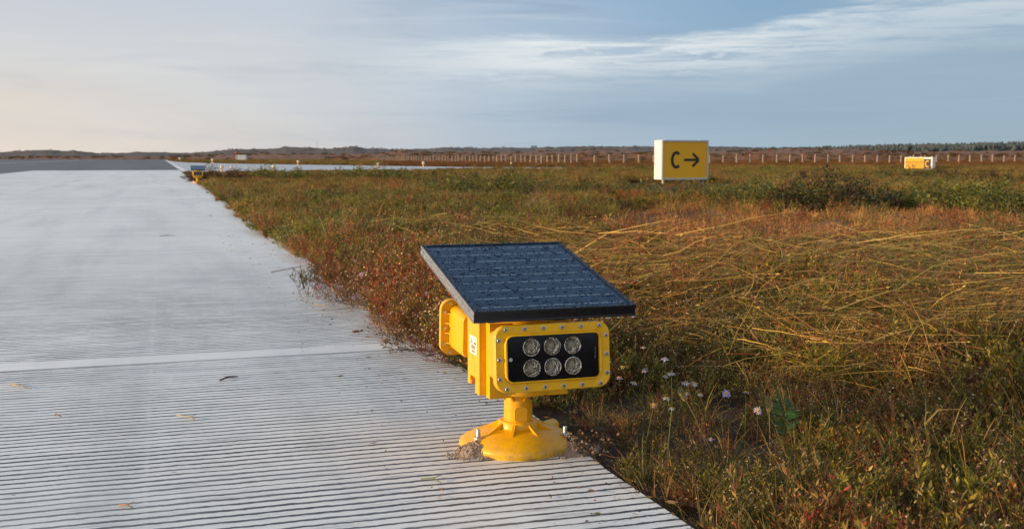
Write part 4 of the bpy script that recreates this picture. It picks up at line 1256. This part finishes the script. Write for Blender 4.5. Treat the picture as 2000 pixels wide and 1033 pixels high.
# ------------------------------------------------------------------ edge markers, cabinet, mast, building, poles
def marker(x, y, s=1., label='', two=False):
    s *= .72
    r = empty('taxiway_edge_light', (x, y, 0)); tag(r, label, 'edge light')
    bm = bmesh.new(); lathe(bm, [(.13*s, -.02), (.13*s, .03), (.05*s, .05), (.045*s, .22*s)], 16); obj('stem', bm, M_ORANGE, r, True, 40)
    bm = bmesh.new(); lathe(bm, [(.06*s, .22*s), (.10*s, .24*s), (.11*s, .34*s), (.07*s, .42*s), (.01, .44*s)], 16); obj('lamp_head', bm, simple('pale_lamp_glass', (.62, .50, .38), .3), r, True, 40)
    return r
marker(4.55, 53.2, 1.25, 'pale edge light half hidden in a bush left of the meadow')
marker(11.9, 104.5, 1.5, 'pale edge light on the far taxiway kerb nearest the white cabinet side')
marker(13.7, 72.9, 1.2, 'pale edge light on the taxiway in the gap above the straw bush')
marker(18.7, 80.1, 1.4, 'pale edge light at the taxiway end before the fence corner')
marker(26.0, 80.2, 1.2, 'rightmost small pale edge light in the grass before the fence')
marker(5.4, 141, 1.9, 'pale edge light on the far kerb straight behind the distant yellow light')
marker(2.6, 215, 2.4, 'farthest tiny edge light beside the runway corner')
r = marker(2.05, 54.0, 1.2, 'pale edge light just right of the distant yellow light'); r2 = marker(2.55, 54.3, 1.0, 'lower pale edge light beside the dark brown bush')
# equipment cabinet with red white mast behind it
bx_, by_ = wp(255, (474.5-1000)/2100*255)
cb = empty('equipment_cabinet', (bx_, by_, 0), -YAW); tag(cb, 'pale grey box cabinet standing in the grass beyond the taxiway', 'cabinet')
bm = bmesh.new(); box(bm, -1.0, 1.0, 0, 1.2, -.1, 1.30); bevel(bm, .03, 1); obj('cabinet_body', bm, M_CABINET, cb)
bm = bmesh.new(); box(bm, -1.05, 1.05, -.06, 1.26, 1.301, 1.37); obj('roof', bm, M_CABINET, cb)
bm = bmesh.new(); box(bm, -.9, -.02, -.012, -.002, .1, 1.2); box(bm, .02, .9, -.012, -.002, .1, 1.2); obj('door', bm, simple('cabinet_door', (.55, .57, .57), .6), cb)
bx_, by_ = wp(262, (464-1000)/2100*262)
ms = empty('short_mast', (bx_, by_, 0)); tag(ms, 'thin red and white mast beside the grey cabinet', 'mast')
bm = bmesh.new(); lathe(bm, [(.07, -.1), (.07, 1.4)], 10); obj('white_section', bm, M_WHITE, ms)
bm = bmesh.new(); lathe(bm, [(.075, 1.4), (.075, 1.95)], 10); lathe(bm, [(.28, 1.7), (.28, 2.05)], 8); obj('red_section', bm, M_REDPAINT, ms)
# building on the ridge
bx_, by_ = wp(1090, (1043-1000)/2100*1090)
bd = empty('ridge_building', (bx_, by_, 9.4), -YAW); tag(bd, 'small flat roofed blue grey building on the distant ridge', 'building')
bm = bmesh.new(); box(bm, -3.2, 3.0, 0, 6, -2, 2.5); obj('wall', bm, M_BUILD, bd)
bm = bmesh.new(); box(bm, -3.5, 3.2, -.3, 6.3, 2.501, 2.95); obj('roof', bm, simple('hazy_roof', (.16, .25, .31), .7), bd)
bm = bmesh.new()
for k in range(4): box(bm, -2.6+1.5*k, -1.9+1.5*k, -.03, -.005, .4, 1.6)
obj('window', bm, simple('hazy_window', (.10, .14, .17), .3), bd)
for px_, hh, lb_ in ((622, 8.5, 'thin utility pole on the ridge above the reddish dune'), (716, 5.5, 'short thin pole on the distant ridge left of the fence')):
    bx_, by_ = wp(1080, (px_-1000)/2100*1080)
    po = empty('utility_pole', (bx_, by_, 8)); tag(po, lb_, 'pole')
    bm = bmesh.new(); lathe(bm, [(.16, -2), (.10, hh-1.0)], 8); obj('pole', bm, M_BUILD, po)
    bm = bmesh.new(); box(bm, -.7, .7, -.06, .06, hh-2.2, hh-2.05); obj('crossarm', bm, M_BUILD, po)

# ------------------------------------------------------------------ distant wood on the right ridge
def wood_mat():
    m, nt, b, out = newmat('hazy_conifers')
    tc_ = nt.n('ShaderNodeTexCoord').outputs['Object']
    c = nt.mix(nt.smooth(nt.noise(tc_, .12, 5), .35, .65), (.060, .078, .078), (.090, .108, .105))
    setp(nt, b, col=c, rough=1., spec=0.)
    return m
bm = bmesh.new()
for _ in range(3200):
    px_ = 1300 + 980*R()**.85; dd = U(900, 1130)
    a = pxang(px_); k = clampf((px_-1280)/380)
    if R() > .25+.75*k: continue
    x, y = wp(dd, dd*tan(a)); yb = 287 - 9*clampf((px_-1560)/440)
    zb_ = (307-yb)/2100*dd - 5.0 - U(0, 4.0)*(1130-dd)/150
    h_ = U(1.6, 5.6)*(.45+.55*k); rr = U(1.0, 2.0)
    n = 7; prev = None
    for j, (rk, zk) in enumerate(((.75, 0), (1, .25), (.8, .55), (.45, .8), (.05, 1.))):
        rg = [bm.verts.new((x + rr*rk*cos(6.283*i/n)*U(.7, 1.3), y + rr*rk*sin(6.283*i/n), zb_+h_*zk*U(.92, 1.08)+2)) for i in range(n)]
        if prev:
            for i in range(n): bm.faces.new((prev[i], prev[(i+1) % n], rg[(i+1) % n], rg[i]))
        prev = rg
tag(obj('far_wood', bm, wood_mat()), 'hazy blue green conifer wood along the right horizon', 'wood', kind='stuff')

# ------------------------------------------------------------------ individual weed bushes in the meadow
def build_bush(name, cols, n, h, spread, seed):
    random.seed(seed)
    r = empty(name)
    st = PB(); fo = PB()
    for _ in range(n):
        a = U(0, 2*pi); rr = spread*sqrt(R()); k = .25 + 1.1*rr/spread*.8
        L = h*U(.55, 1.05)*(1-.45*(rr/spread)**2)
        pts = [Vector((rr*cos(a), rr*sin(a), 0))]; d = Vector((cos(a)*k, sin(a)*k, 1)).normalized()
        for i in range(5):
            d = (d + Vector((U(-.16, .16), U(-.16, .16), U(-.12, .08)))).normalized(); pts.append(pts[-1] + d*L/5)
        st.ang = U(0, pi); st.ribbon(pts, .007, jit((.10, .06, .03)), jit(OLIVE))
        cl = random.choice(cols)
        for i in range(46):
            t = U(.15, 1)**.8; j = min(4, int(t*5)); q = pts[j].lerp(pts[j+1], t*5-j)
            q = q + Vector((U(-1, 1), U(-1, 1), U(-.6, .8)))*.05*(1.2-t*.5)
            fo.leaf(q, d + Vector((U(-1, 1), U(-1, 1), U(-.5, .8))), U(.018, .04), U(.008, .017), jit(cl if R() < .7 else random.choice(cols), .35))
    for bld, nm in ((st, 'stems'), (fo, 'foliage')):
        o = bpy.data.objects.new(nm, bld.mesh(nm)); link(o); o.parent = r
    return r
b_green = build_bush('weed_bush', (GREEN, (.10, .125, .025), YGREEN, OLIVE), 75, .42, .30, 101)
b_dark = build_bush('weed_bush', (DGREEN, (.05, .045, .02), BROWN, DGREEN), 75, .40, .30, 102)
b_olive = build_bush('weed_bush', (OLIVE, YGREEN, GREEN, (.16, .13, .04)), 70, .40, .30, 103)
b_brown = build_bush('weed_bush', (BROWN, (.07, .035, .02), REDB), 80, .40, .30, 104)
random.seed(55)
BUSH = [  # proto, px, depth, scale, z-scale, label
 (b_green, 1420, 17.0, 2.2, .62, 'bright green weed bush at the foot of the large C sign, front row'),
 (b_olive, 1520, 16.2, 2.3, .80, 'tallest olive green bush right of the large C sign behind the rusty stubble'),
 (b_dark, 1615, 15.6, 2.3, .85, 'dark brown green bush casting the deepest shadow behind the stubble'),
 (b_dark, 1700, 16.4, 1.8, .70, 'dark low bush right of the darkest bush behind the stubble'),
 (b_green, 1335, 18.5, 1.7, .40, 'green bush directly below the left edge of the large C sign'),
 (b_olive, 1460, 19.5, 2.0, .75, 'olive bush behind the bright green ones right of the large sign'),
 (b_olive, 1860, 15.6, 2.2, .75, 'olive weed bush at the right behind the stubble'),
 (b_green, 1950, 14.6, 2.3, .75, 'green weed bush near the right border behind the stubble'),
 (b_olive, 2010, 13.6, 2.0, .80, 'olive bush cut by the right border'),
 (b_green, 1185, 20.0, 2.4, .60, 'spreading green bush left of the large C sign'),
 (b_dark, 1120, 19.0, 2.2, .55, 'dark green bush left of the spreading green one'),
 (b_olive, 960, 20.5, 2.7, .80, 'tall olive bush in the middle of the meadow above the panel'),
 (b_olive, 905, 22.0, 2.4, .70, 'olive bush just left of the tallest middle bush'),
 (b_brown, 428, 34.0, 2.3, .85, 'dark brown round bush right of the distant yellow light'),
 (b_olive, 540, 36.0, 2.6, .85, 'olive bush by the taxiway with an edge light behind it'),
 (b_olive, 720, 38.0, 2.8, .75, 'olive bush hiding part of the taxiway, middle left'),
 (b_brown, 655, 37.0, 1.7, .65, 'small brown twiggy bush by the taxiway edge'),
 (b_olive, 820, 30.0, 2.6, .65, 'wide olive bush between taxiway and tall middle bush'),
 (b_dark, 1600, 30.0, 2.6, .60, 'dark bush in the far meadow between the two signs'),
 (b_olive, 1745, 34.0, 3.0, .65, 'olive bush in front of the low striped sign, left end'),
 (b_dark, 1850, 36.0, 2.8, .60, 'dark bush in front of the low striped sign, right end'),
 (b_dark, 1955, 28.0, 2.6, .60, 'dark green bush in the far meadow near the right border'),
 (b_brown, 1640, 24.0, 1.8, .55, 'brown low bush in the middle meadow right of the large sign'),
]
used = set()
for pr_, px_, d, s, zs, lb_ in BUSH:
    o = pr_ if pr_ not in used else copy_tree(pr_)
    used.add(pr_)
    x, y = wp(d, (px_-1000)/2100*d)
    o.location = (x, y, gz(x, y)-.02); o.scale = (s*U(.9, 1.1), s*U(.9, 1.1), s*zs*.86); o.rotation_euler = (0, 0, U(0, 6.28))
    tag(o, lb_, 'bush', 'weed bushes in the meadow')

# ------------------------------------------------------------------ asters, foxtails, fern leaf, stalks, litter
random.seed(77)
M_PETAL = leaf_mat('aster_petal', .35, .5)
def pbo(b, name, parent):
    o = bpy.data.objects.new(name, b.mesh(name)); link(o); o.parent = parent; return o
def aster(x, y, z, r=.0155, face=(0, -.6, .8), col=(.62, .55, .78), label='', closed=False, droop=0.):
    g0 = gz(x, y) if x > .14 else 0.
    root = empty('aster_flower', (x, y, g0))
    f_ = Vector(face).normalized(); a = f_.orthogonal().normalized(); c_ = f_.cross(a); top_ = Vector((0, 0, z-g0))
    b = PB(); off = Vector((U(-.03, .03), U(-.03, .03), 0)); b.ang = U(0, pi)
    b.ribbon([off, off*.6+top_*.4, off*.2+top_*.8, top_ - f_*.003], .0022, (.08, .08, .03), (.12, .12, .04), taper=False)
    for k in range(6): q = off.lerp(top_, U(.2, .9)); b.leaf(q, (U(-1, 1), U(-1, 1), .5), .016, .004, jit(GREEN))
    pbo(b, 'stem', root)
    b = PB(); n = random.choice((11, 12, 13, 14))
    for k in range(n):
        t = 2*pi*k/n + U(-.12, .12); d = a*cos(t)+c_*sin(t); L = r*U(.85, 1.1); wv_ = r*.22
        s_ = f_.cross(d); p0 = top_ + d*r*.22; p1 = top_ + d*L*.65 + f_*U(-.002, .002); p2 = top_ + d*L + f_*U(-.004, .002)*1.0 - f_*droop*r
        i0 = len(b.v); b.v += [p0-s_*wv_*.35, p0+s_*wv_*.35, p1+s_*wv_*.55, p2+s_*wv_*.25, p2-s_*wv_*.25, p1-s_*wv_*.55]
        b.f += [(i0, i0+1, i0+2, i0+5), (i0+5, i0+2, i0+3, i0+4)]; cc = jit(col, .12); b.c += [cc, cc]
    pbo(b, 'petals', root)
    b = PB()
    for k in range(26):
        t = U(0, 6.28); rr = r*.30*sqrt(R()); b.blob(top_ + (a*cos(t)+c_*sin(t))*rr + f_*(.0025 - rr*.25), .0016, jit((.62, .42, .03), .2))
    pbo(b, 'flower_disc', root)
    return tag(root, label, 'flower', 'small asters in the dark foliage')
FL = [  # px, py in the photograph are turned into points standing in the foliage at depth d
 (1419, 768, 3.15, (.0175), (0, -.75, .6), (.50, .42, .80), 'open violet aster with yellow centre, darkest purple of the flowers'),
 (1481, 801, 3.02, .0160, (.05, -.85, .5), (.72, .62, .72), 'pale pink aster facing forward beside the green fern leaf'),
 (1339, 747, 3.25, .0175, (0, -.2, .95), (.70, .68, .80), 'white aster with drooping narrow petals, left of a touching pair'),
 (1357, 749, 3.22, .0155, (.3, -.3, .9), (.75, .70, .76), 'white aster with orange centre, right of a touching pair'),
 (1311, 729, 3.35, .0180, (0, -.25, .9), (.70, .70, .82), 'white wide open aster above the touching pair'),
 (1299, 701, 3.5, .0185, (0, -.3, .9), (.62, .64, .85), 'pale blue aster with wide yellow centre, highest of the large ones'),
 (1259, 722, 3.4, .0160, (-.2, -.4, .8), (.60, .50, .76), 'lilac aster turned sideways at the left of the patch'),
 (1238, 747, 3.25, .0165, (.2, -.1, .9), (.66, .62, .80), 'pale lilac aster low at the left of the patch'),
 (1301, 777, 3.1, .0160, (.2, -.1, .95), (.66, .66, .80), 'white aster with its petals hanging down one side'),
 (1277, 790, 3.05, .0150, (0, -.5, .8), (.72, .45, .30), 'withered peach coloured aster low in the patch'),
 (1457, 765, 3.2, .0150, (0, .1, 1.), (.76, .70, .72), 'whitish half closed aster above the pink one'),
 (1257, 678, 3.7, .0165, (0, .1, 1.), (.64, .60, .78), 'small lilac aster at the top of the patch near the lamp'),
 (1340, 768, 3.15, .0130, (0, -.3, .9), (.58, .55, .80), 'tiny lilac aster below the touching pair'),
 (1389, 857, 2.8, .0140, (0, -.1, 1.), (.45, .40, .70), 'bluish aster in deep shadow, lowest of all'),
 (1209, 737, 3.35, .0130, (0, -.4, .8), (.55, .40, .62), 'small mauve aster against the right side of the lamp'),
 (1216, 716, 3.5, .0120, (0, -.4, .8), (.72, .56, .28), 'small yellowish aster beside the right edge of the lamp'),
 (1300, 735, 3.34, .0130, (.3, -.2, .9), (.55, .50, .74), 'small lilac aster tucked left of the wide open white one'),
 (1368, 770, 3.16, .0120, (0, -.2, .9), (.50, .48, .66), 'dull small aster right of the tiny lilac one'),
 (1312, 797, 3.02, .0125, (0, -.2, .9), (.60, .55, .62), 'half wilted whitish aster near the peach coloured one'),
 (940, 582, 4.6, .0190, (-.4, -.7, .4), (.66, .50, .76), 'lilac aster behind the panel edge, right of two'),
 (903, 607, 4.3, .0150, (-.4, -.7, .4), (.62, .44, .66), 'pinkish aster just left of the yellow back cover top'),
 (832, 574, 4.9, .0200, (-.5, -.7, .4), (.60, .46, .72), 'lilac aster above the yellow back cover in reddish herbs'),
 (689, 570, 5.9, .0200, (-.4, -.7, .4), (.62, .44, .66), 'pink lilac aster lying on the slab edge'),
]
def place(px_, py_, d):
    v = (FWD*cos(PIT) - Vector((0, 0, sin(PIT)))) + RGT*((px_-1000)/2100) + (Vector((0, 0, cos(PIT))) + FWD*sin(PIT))*((516-py_)/2100)
    return CAM + v*d
for px_, py_, d, r_, fc, cl, lb_ in FL:
    if px_ > 1100: d = (.75-.135)/((py_-516)/2100*cos(PIT)+sin(PIT))
    p = place(px_, py_, d)
    fr_ = RGT*fc[0] + FWD*(-fc[1])*-1 + Vector((0, 0, fc[2]))
    z = p.z
    if z < .05: z = .05
    aster(p.x, p.y, z, r_*.68, tuple(fr_), cl, lb_)

def foxtail(x, y, top_, L, label, col=GOLD):
    g0 = gz(x, y); root = empty('foxtail_grass', (x, y, g0)); t = Vector(top_) - Vector((x, y, g0))
    pts = [Vector((0, 0, 0)), t*.35 + Vector((0, 0, .015)), t*.7 + Vector((0, 0, .015)), t]
    b = PB(); b.ang = U(0, pi); b.ribbon(pts, .0026, jit(REDB, .1), jit(STRAW), taper=False); pbo(b, 'stem', root)
    b = PB(); d = (pts[-1]-pts[-2]).normalized(); s_ = d.orthogonal().normalized(); u_ = d.cross(s_)
    for k in range(230):
        q = U(0, 1); a = U(0, 6.28); o_ = (s_*cos(a)+u_*sin(a)); rr = .0042*sin(pi*min(1, q*.85+.12))**.6
        p = t + d*L*q + o_*rr*.6
        b.leaf(p, o_*.8 + d*.9, U(.007, .013), .0022, jit(col if R() < .7 else PALE, .25))
    pbo(b, 'seed_head', root)
    b = PB(); b.ang = U(0, pi); a = U(0, 6.28); b.ribbon(blade_pts(0, 0, .14, .09, a, 5, .3), .005, jit(OLIVE), jit(STRAW)); pbo(b, 'leaf', root)
    return tag(root, label, 'grass stalk')
for (bx0, by0, bd, tx0, ty0, td, L, lb_) in [
   (1405, 865, 2.62, 1340, 782, 2.75, .036, 'foxtail on a long slanting pink stem in front of the asters'),
   (1505, 880, 2.70, 1502, 806, 2.75, .040, 'upright foxtail just below the green fern leaf'),
   (1610, 990, 2.35, 1598, 905, 2.45, .045, 'foxtail bent over low right of centre near the bottom'),
   (1745, 960, 2.45, 1742, 925, 2.5, .035, 'short foxtail in the lower right weeds'),
   (1785, 880, 2.75, 1776, 838, 2.8, .030, 'pale pink foxtail in the shade at the right')]:
    p = place(bx0, by0, bd); q = place(tx0, ty0, td)
    foxtail(p.x, p.y, q, L, lb_)

# fern-like leaf
def fern():
    p = place(1512, 792, (.75-.11)/((792-516)/2100*cos(PIT)+sin(PIT))); g0 = gz(p.x, p.y); root = empty('fern_leaf_plant', (p.x, p.y, g0)); b = PB()
    tip = p + Vector((0, 0, .055)) - Vector((p.x, p.y, g0)); base = Vector((.01, -.01, 0)); cols = ((.04, .115, .035), (.055, .14, .05), (.03, .085, .03))
    mid_ = []
    for k in range(12):
        t = k/11; mid_.append(base.lerp(tip, t) + RGT*.022*sin(t*pi))
    b.ang = 0; b.ribbon(mid_, .003, (.10, .13, .04), (.08, .12, .04), taper=False); pbo(b, 'stem', root)
    b = PB()
    for k in range(5, 12):
        for s in (-1, 1):
            for m_ in (0, .33, .66):
                q = mid_[k-1].lerp(mid_[k], m_) ; L = .042*sin(pi*min(.97, .18+(k-4)/9))
                b.leaf(q, RGT*s*1.0 + Vector((0, 0, .35)) - FWD*.1, L, L*.17, jit(random.choice(cols), .3))
    b.leaf(mid_[3], RGT*-1+Vector((0, 0, .2)), .026, .017, (.05, .13, .05)); b.leaf(mid_[2], RGT*.9+Vector((0, 0, -.5)), .034, .012, (.08, .13, .03))
    pbo(b, 'leaflets', root)
    tag(root, 'single deep green feathery fern leaf among the dry stems', 'plant')
fern()

# twiggy aster clumps that spill onto the slab
def spill(px_, py_, d, cols, col, n, h, lean, seed, label, flowers=0, bud=.5):
    random.seed(seed)
    p = place(px_, py_, d); x = max(p.x, .15); y = p.y
    root = empty('aster_clump', (x, y, -.02)); b = PB()
    for _ in range(n):
        a = U(0, 2*pi); r = .05*sqrt(R())
        branch(b, (r*cos(a), r*sin(a), .01), (lean[0]+U(-.5, .5), lean[1]+U(-.6, .6), lean[2]+U(-.25, .35)), h*U(.4, .6), 3, .0022, col, cols, 2, .011, bud, (.42, .28, .20), .0045)
    mz = [v for v in b.v]
    for i, v in enumerate(b.v):
        if v.x + x < .15 and v.z < .024: b.v[i] = Vector((v.x, v.y, .024 + U(0, .004)))
    pbo(b, 'stems', root)
    tipz = sorted([v for v in b.v if v.z > .05], key=lambda v: v.x)[:400] or b.v
    for k in range(flowers):
        f_ = PB(); t = random.choice(tipz); fn = Vector((U(-.6, .2), U(-1, -.3), U(.2, .8))).normalized(); a_ = fn.orthogonal().normalized(); c_ = fn.cross(a_)
        for j in range(11):
            an = 2*pi*j/11; dd = a_*cos(an)+c_*sin(an); i0 = len(f_.v); s_ = fn.cross(dd)*.0028
            f_.v += [t+dd*.003-s_*.5, t+dd*.003+s_*.5, t+dd*.010+s_*.7, t+dd*.010-s_*.7]; f_.f.append((i0, i0+1, i0+2, i0+3)); f_.c.append(jit((.46, .30, .44), .15))
        f_.blob(t+fn*.002, .0028, (.60, .35, .05)); pbo(f_, 'flower', root)
    return tag(root, label, 'plant')
spill(745, 560, 5.45, (BROWN, REDB, OLIVE), (.12, .06, .035), 12, .40, (-1.2, -.5, .30), 5, 'twiggy pinkish aster clump spilling far over the slab edge', 5, .5)
spill(790, 590, 5.1, (BROWN, DGREEN, REDB), (.10, .05, .03), 10, .32, (-.9, -.3, .5), 6, 'brown twiggy aster clump behind the spilling pink one', 4, .4)
spill(850, 665, 4.15, (DARK, BROWN, REDB), (.055, .035, .028), 10, .32, (-1.25, -.15, .28), 8, 'bare dark wiry clump reaching over the slab left of the yellow back cover', 0, .25)
spill(870, 690, 3.95, (CRIM, REDB), (.20, .05, .03), 9, .22, (-.8, -.4, .5), 9, 'crimson stemmed clump at the foot of the yellow back cover', 0, .2)
spill(1180, 905, 2.72, (BROWN, DARK), (.06, .04, .02), 5, .16, (-.9, -.5, .35), 10, 'small dark wiry clump at the slab edge right of the base', 0, .3)

# seed spikes and scraps on the concrete
random.seed(31)
def spike(px_, py_, L, ang, label, stem=0.):
    p = place(px_, py_, 1.0); v = p-CAM; t = -CAM.z/v.z; g = CAM + v*t
    root = empty('seed_spike', (g.x, g.y, .004), ang); b = PB()
    for k in range(130):
        q = U(-.5, .5); a = U(0, pi); o_ = Vector((0, cos(a), sin(a))); b.leaf(Vector((L*q, 0, .004)) + o_*.003, o_ + Vector((.5, 0, 0)), .010, .003, jit(random.choice(((.40, .16, .07), (.28, .10, .05), PALE)), .25))
    pbo(b, 'seed_head', root)
    if stem:
        b = PB(); b.ang = pi/2; b.ribbon([Vector((L*.5, 0, .004)), Vector((L*.5+stem*.5, .01, .012)), Vector((L*.5+stem, -.01, .02))], .002, BROWN); pbo(b, 'stem', root)
    return tag(root, label, 'seed head')
spike(678, 591, .075, .42, 'rusty seed spike on the slab with its thin stem reaching to the grass', .22)
spike(698, 652, .055, .45, 'rusty seed spike lying alone on the grooves nearer the lamp')
spike(750, 671, .022, .4, 'tiny rusty seed scrap between the spike and the lamp')
def ground_pt(px_, py_):
    p = place(px_, py_, 1.0); v = p-CAM; g = CAM + v*(-CAM.z/v.z); return g
def scrap(px_, py_, px2, py2, r, col, label, fork=0.):
    a, b_ = ground_pt(px_, py_), ground_pt(px2, py2); m_ = a.lerp(b_, .5) + Vector((U(-.01, .01), U(-.01, .01), 0))
    pts = [Vector((q.x, q.y, r+.001+h_)) for q, h_ in ((a, 0), (m_, .004), (b_, 0))]
    bm = bmesh.new(); tube(bm, [p-pts[0] for p in pts], [r, r*1.1, r*.5], 5)
    if fork: tube(bm, [pts[1]-pts[0], pts[1]-pts[0]+Vector((fork, fork*.5, .003))], [r*.7, r*.3], 4)
    o = obj('plant_scrap', bm, simple('scrap_stem', col, .7), None, True); o.location = pts[0]
    tag(o, label, 'plant scrap')
scrap(430, 744, 465, 737, .0030, (.05, .035, .03), 'dark twig scrap on the slab left of the joint end')
scrap(18, 750, 62, 760, .0018, (.40, .28, .12), 'straw scrap on the slab at the far left', .03)
scrap(345, 812, 384, 822, .0016, (.35, .30, .14), 'pale straw scrap in the middle of the slab', .02)
scrap(232, 988, 260, 993, .0018, (.34, .18, .09), 'tan straw scrap near the bottom left of the slab', .015)
scrap(822, 936, 862, 944, .0016, (.16, .17, .05), 'greenish stem scrap on the slab left of the base', .03)
scrap(613, 595, 650, 600, .0016, (.34, .27, .14), 'faint straw scrap left of the stemmed seed spike', .03)
scrap(312, 461, 342, 460, .003, (.12, .12, .12), 'dark flat stick far up the slab')
scrap(108, 812, 120, 814, .0022, (.25, .10, .06), 'reddish leaf scrap on the slab at the left')
scrap(557, 488, 612, 500, .006, (.20, .08, .05), 'reddish branch lying at the slab edge farther up', .08)
# long wiry stem across the slab edge
p1, p2 = ground_pt(530, 532), ground_pt(655, 520)
stick('wiry_stem', [(p1.x, p1.y, .004), (p1.x*.6+p2.x*.4, p1.y*.6+p2.y*.4, .02), (p2.x, p2.y, .06)], .003, (.12, .07, .04), 'long wiry stem lying across the slab toward the grass', 'stem')

# leaf litter and crumbs blown onto the slab edge
b = PB()
for _ in range(2600):
    y = -1.5 + 22*R()**1.6; q = R()**2.6*.55; x = edge_x(y) + .02 - q
    if hypot(x, y) < .16: continue
    if fbm(x*2, y*2, 5) < -.05 and R() < .7: continue
    L = U(.003, .012) if R() < .85 else U(.012, .04); a = U(0, 6.28)
    b.leaf((x, y, .0015 + U(0, .003)), (cos(a), sin(a), U(-.02, .15)), L, min(.006, L*.35), jit(random.choice((BROWN, DARK, REDB, STRAW, RUST, OLIVE)), .3))
o = bpy.data.objects.new('leaf_litter', b.mesh('leaf_litter')); link(o)
tag(o, 'fine brown leaf litter strewn along the slab edge', 'litter', kind='stuff')
# taller single stalks standing above the straw
random.seed(12)
def stalk(px_, py_, d, tx0, ty0, td, w_, col, label, seed_=True, leaf_=True):
    p = place(px_, py_, d); q = place(tx0, ty0, td); g0 = gz(p.x, p.y)
    root = empty('tall_dry_stalk', (p.x, p.y, g0)); t = q - Vector((p.x, p.y, g0)); b = PB(); b.ang = U(-.5, .5)
    pts = [t*k/5 + Vector((U(-.012, .012), U(-.01, .01), .02*sin(k/5*pi))) for k in range(6)]
    b.ribbon(pts, w_, col, jit(col, .15)); pbo(b, 'stem', root)
    if leaf_:
        b = PB(); b.ang = U(0, pi)
        for k in (2, 3):
            a = U(0, 6.28); o_ = pts[k]; b.ribbon([o_, o_+Vector((.03*cos(a), .03*sin(a), .04)), o_+Vector((.08*cos(a), .08*sin(a), .045)), o_+Vector((.12*cos(a), .12*sin(a), .01))], .005, jit(col), jit(BROWN))
        pbo(b, 'leaf', root)
    return tag(root, label, 'dry stalk')
STK = [(1385, 622, 5.0, 1448, 507, 5.2, .010, GOLD, 'thick golden stalk leaning right above the straw mat'),
 (1270, 545, 6.6, 1322, 457, 6.8, .009, STRAW, 'golden stalk leaning right just above the panel corner height'),
 (1456, 620, 5.0, 1456, 546, 5.1, .006, STRAW, 'short upright pale stalk beside the thick golden one'),
 (1858, 600, 5.6, 1842, 520, 5.7, .008, YGREEN, 'bent greenish stalk at the right above the straw'),
 (1890, 560, 6.3, 1852, 470, 6.4, .006, STRAW, 'thin slanting stalk at the right reaching into the stubble'),
 (1820, 950, 2.6, 1806, 780, 2.75, .006, GOLD, 'tallest pointed golden blade at the lower right'),
 (1838, 900, 2.65, 1822, 820, 2.7, .006, (.30, .26, .06), 'shorter olive blade behind the tallest golden one'),
 (1500, 910, 2.5, 1440, 775, 2.6, .003, CRIM, 'thin red stem slanting left above the bottom weeds'),
 (1715, 985, 2.35, 1741, 825, 2.5, .004, OLIVE, 'straight olive stem rising at the lower right'),
 (1935, 880, 2.8, 1910, 780, 2.9, .004, RUST, 'rusty stem at the right border'),
 (1665, 640, 4.6, 1480, 470+120, 4.9, .006, GOLD, 'long golden straw arching left across the mat'),
 (1985, 620, 5.0, 1835, 560, 5.4, .006, GOLD, 'long golden straw arching at the right border')]
for a in STK: stalk(*a, seed_=False, leaf_=(a[6] < .008 and a[6] > .0035))
random.seed(0)
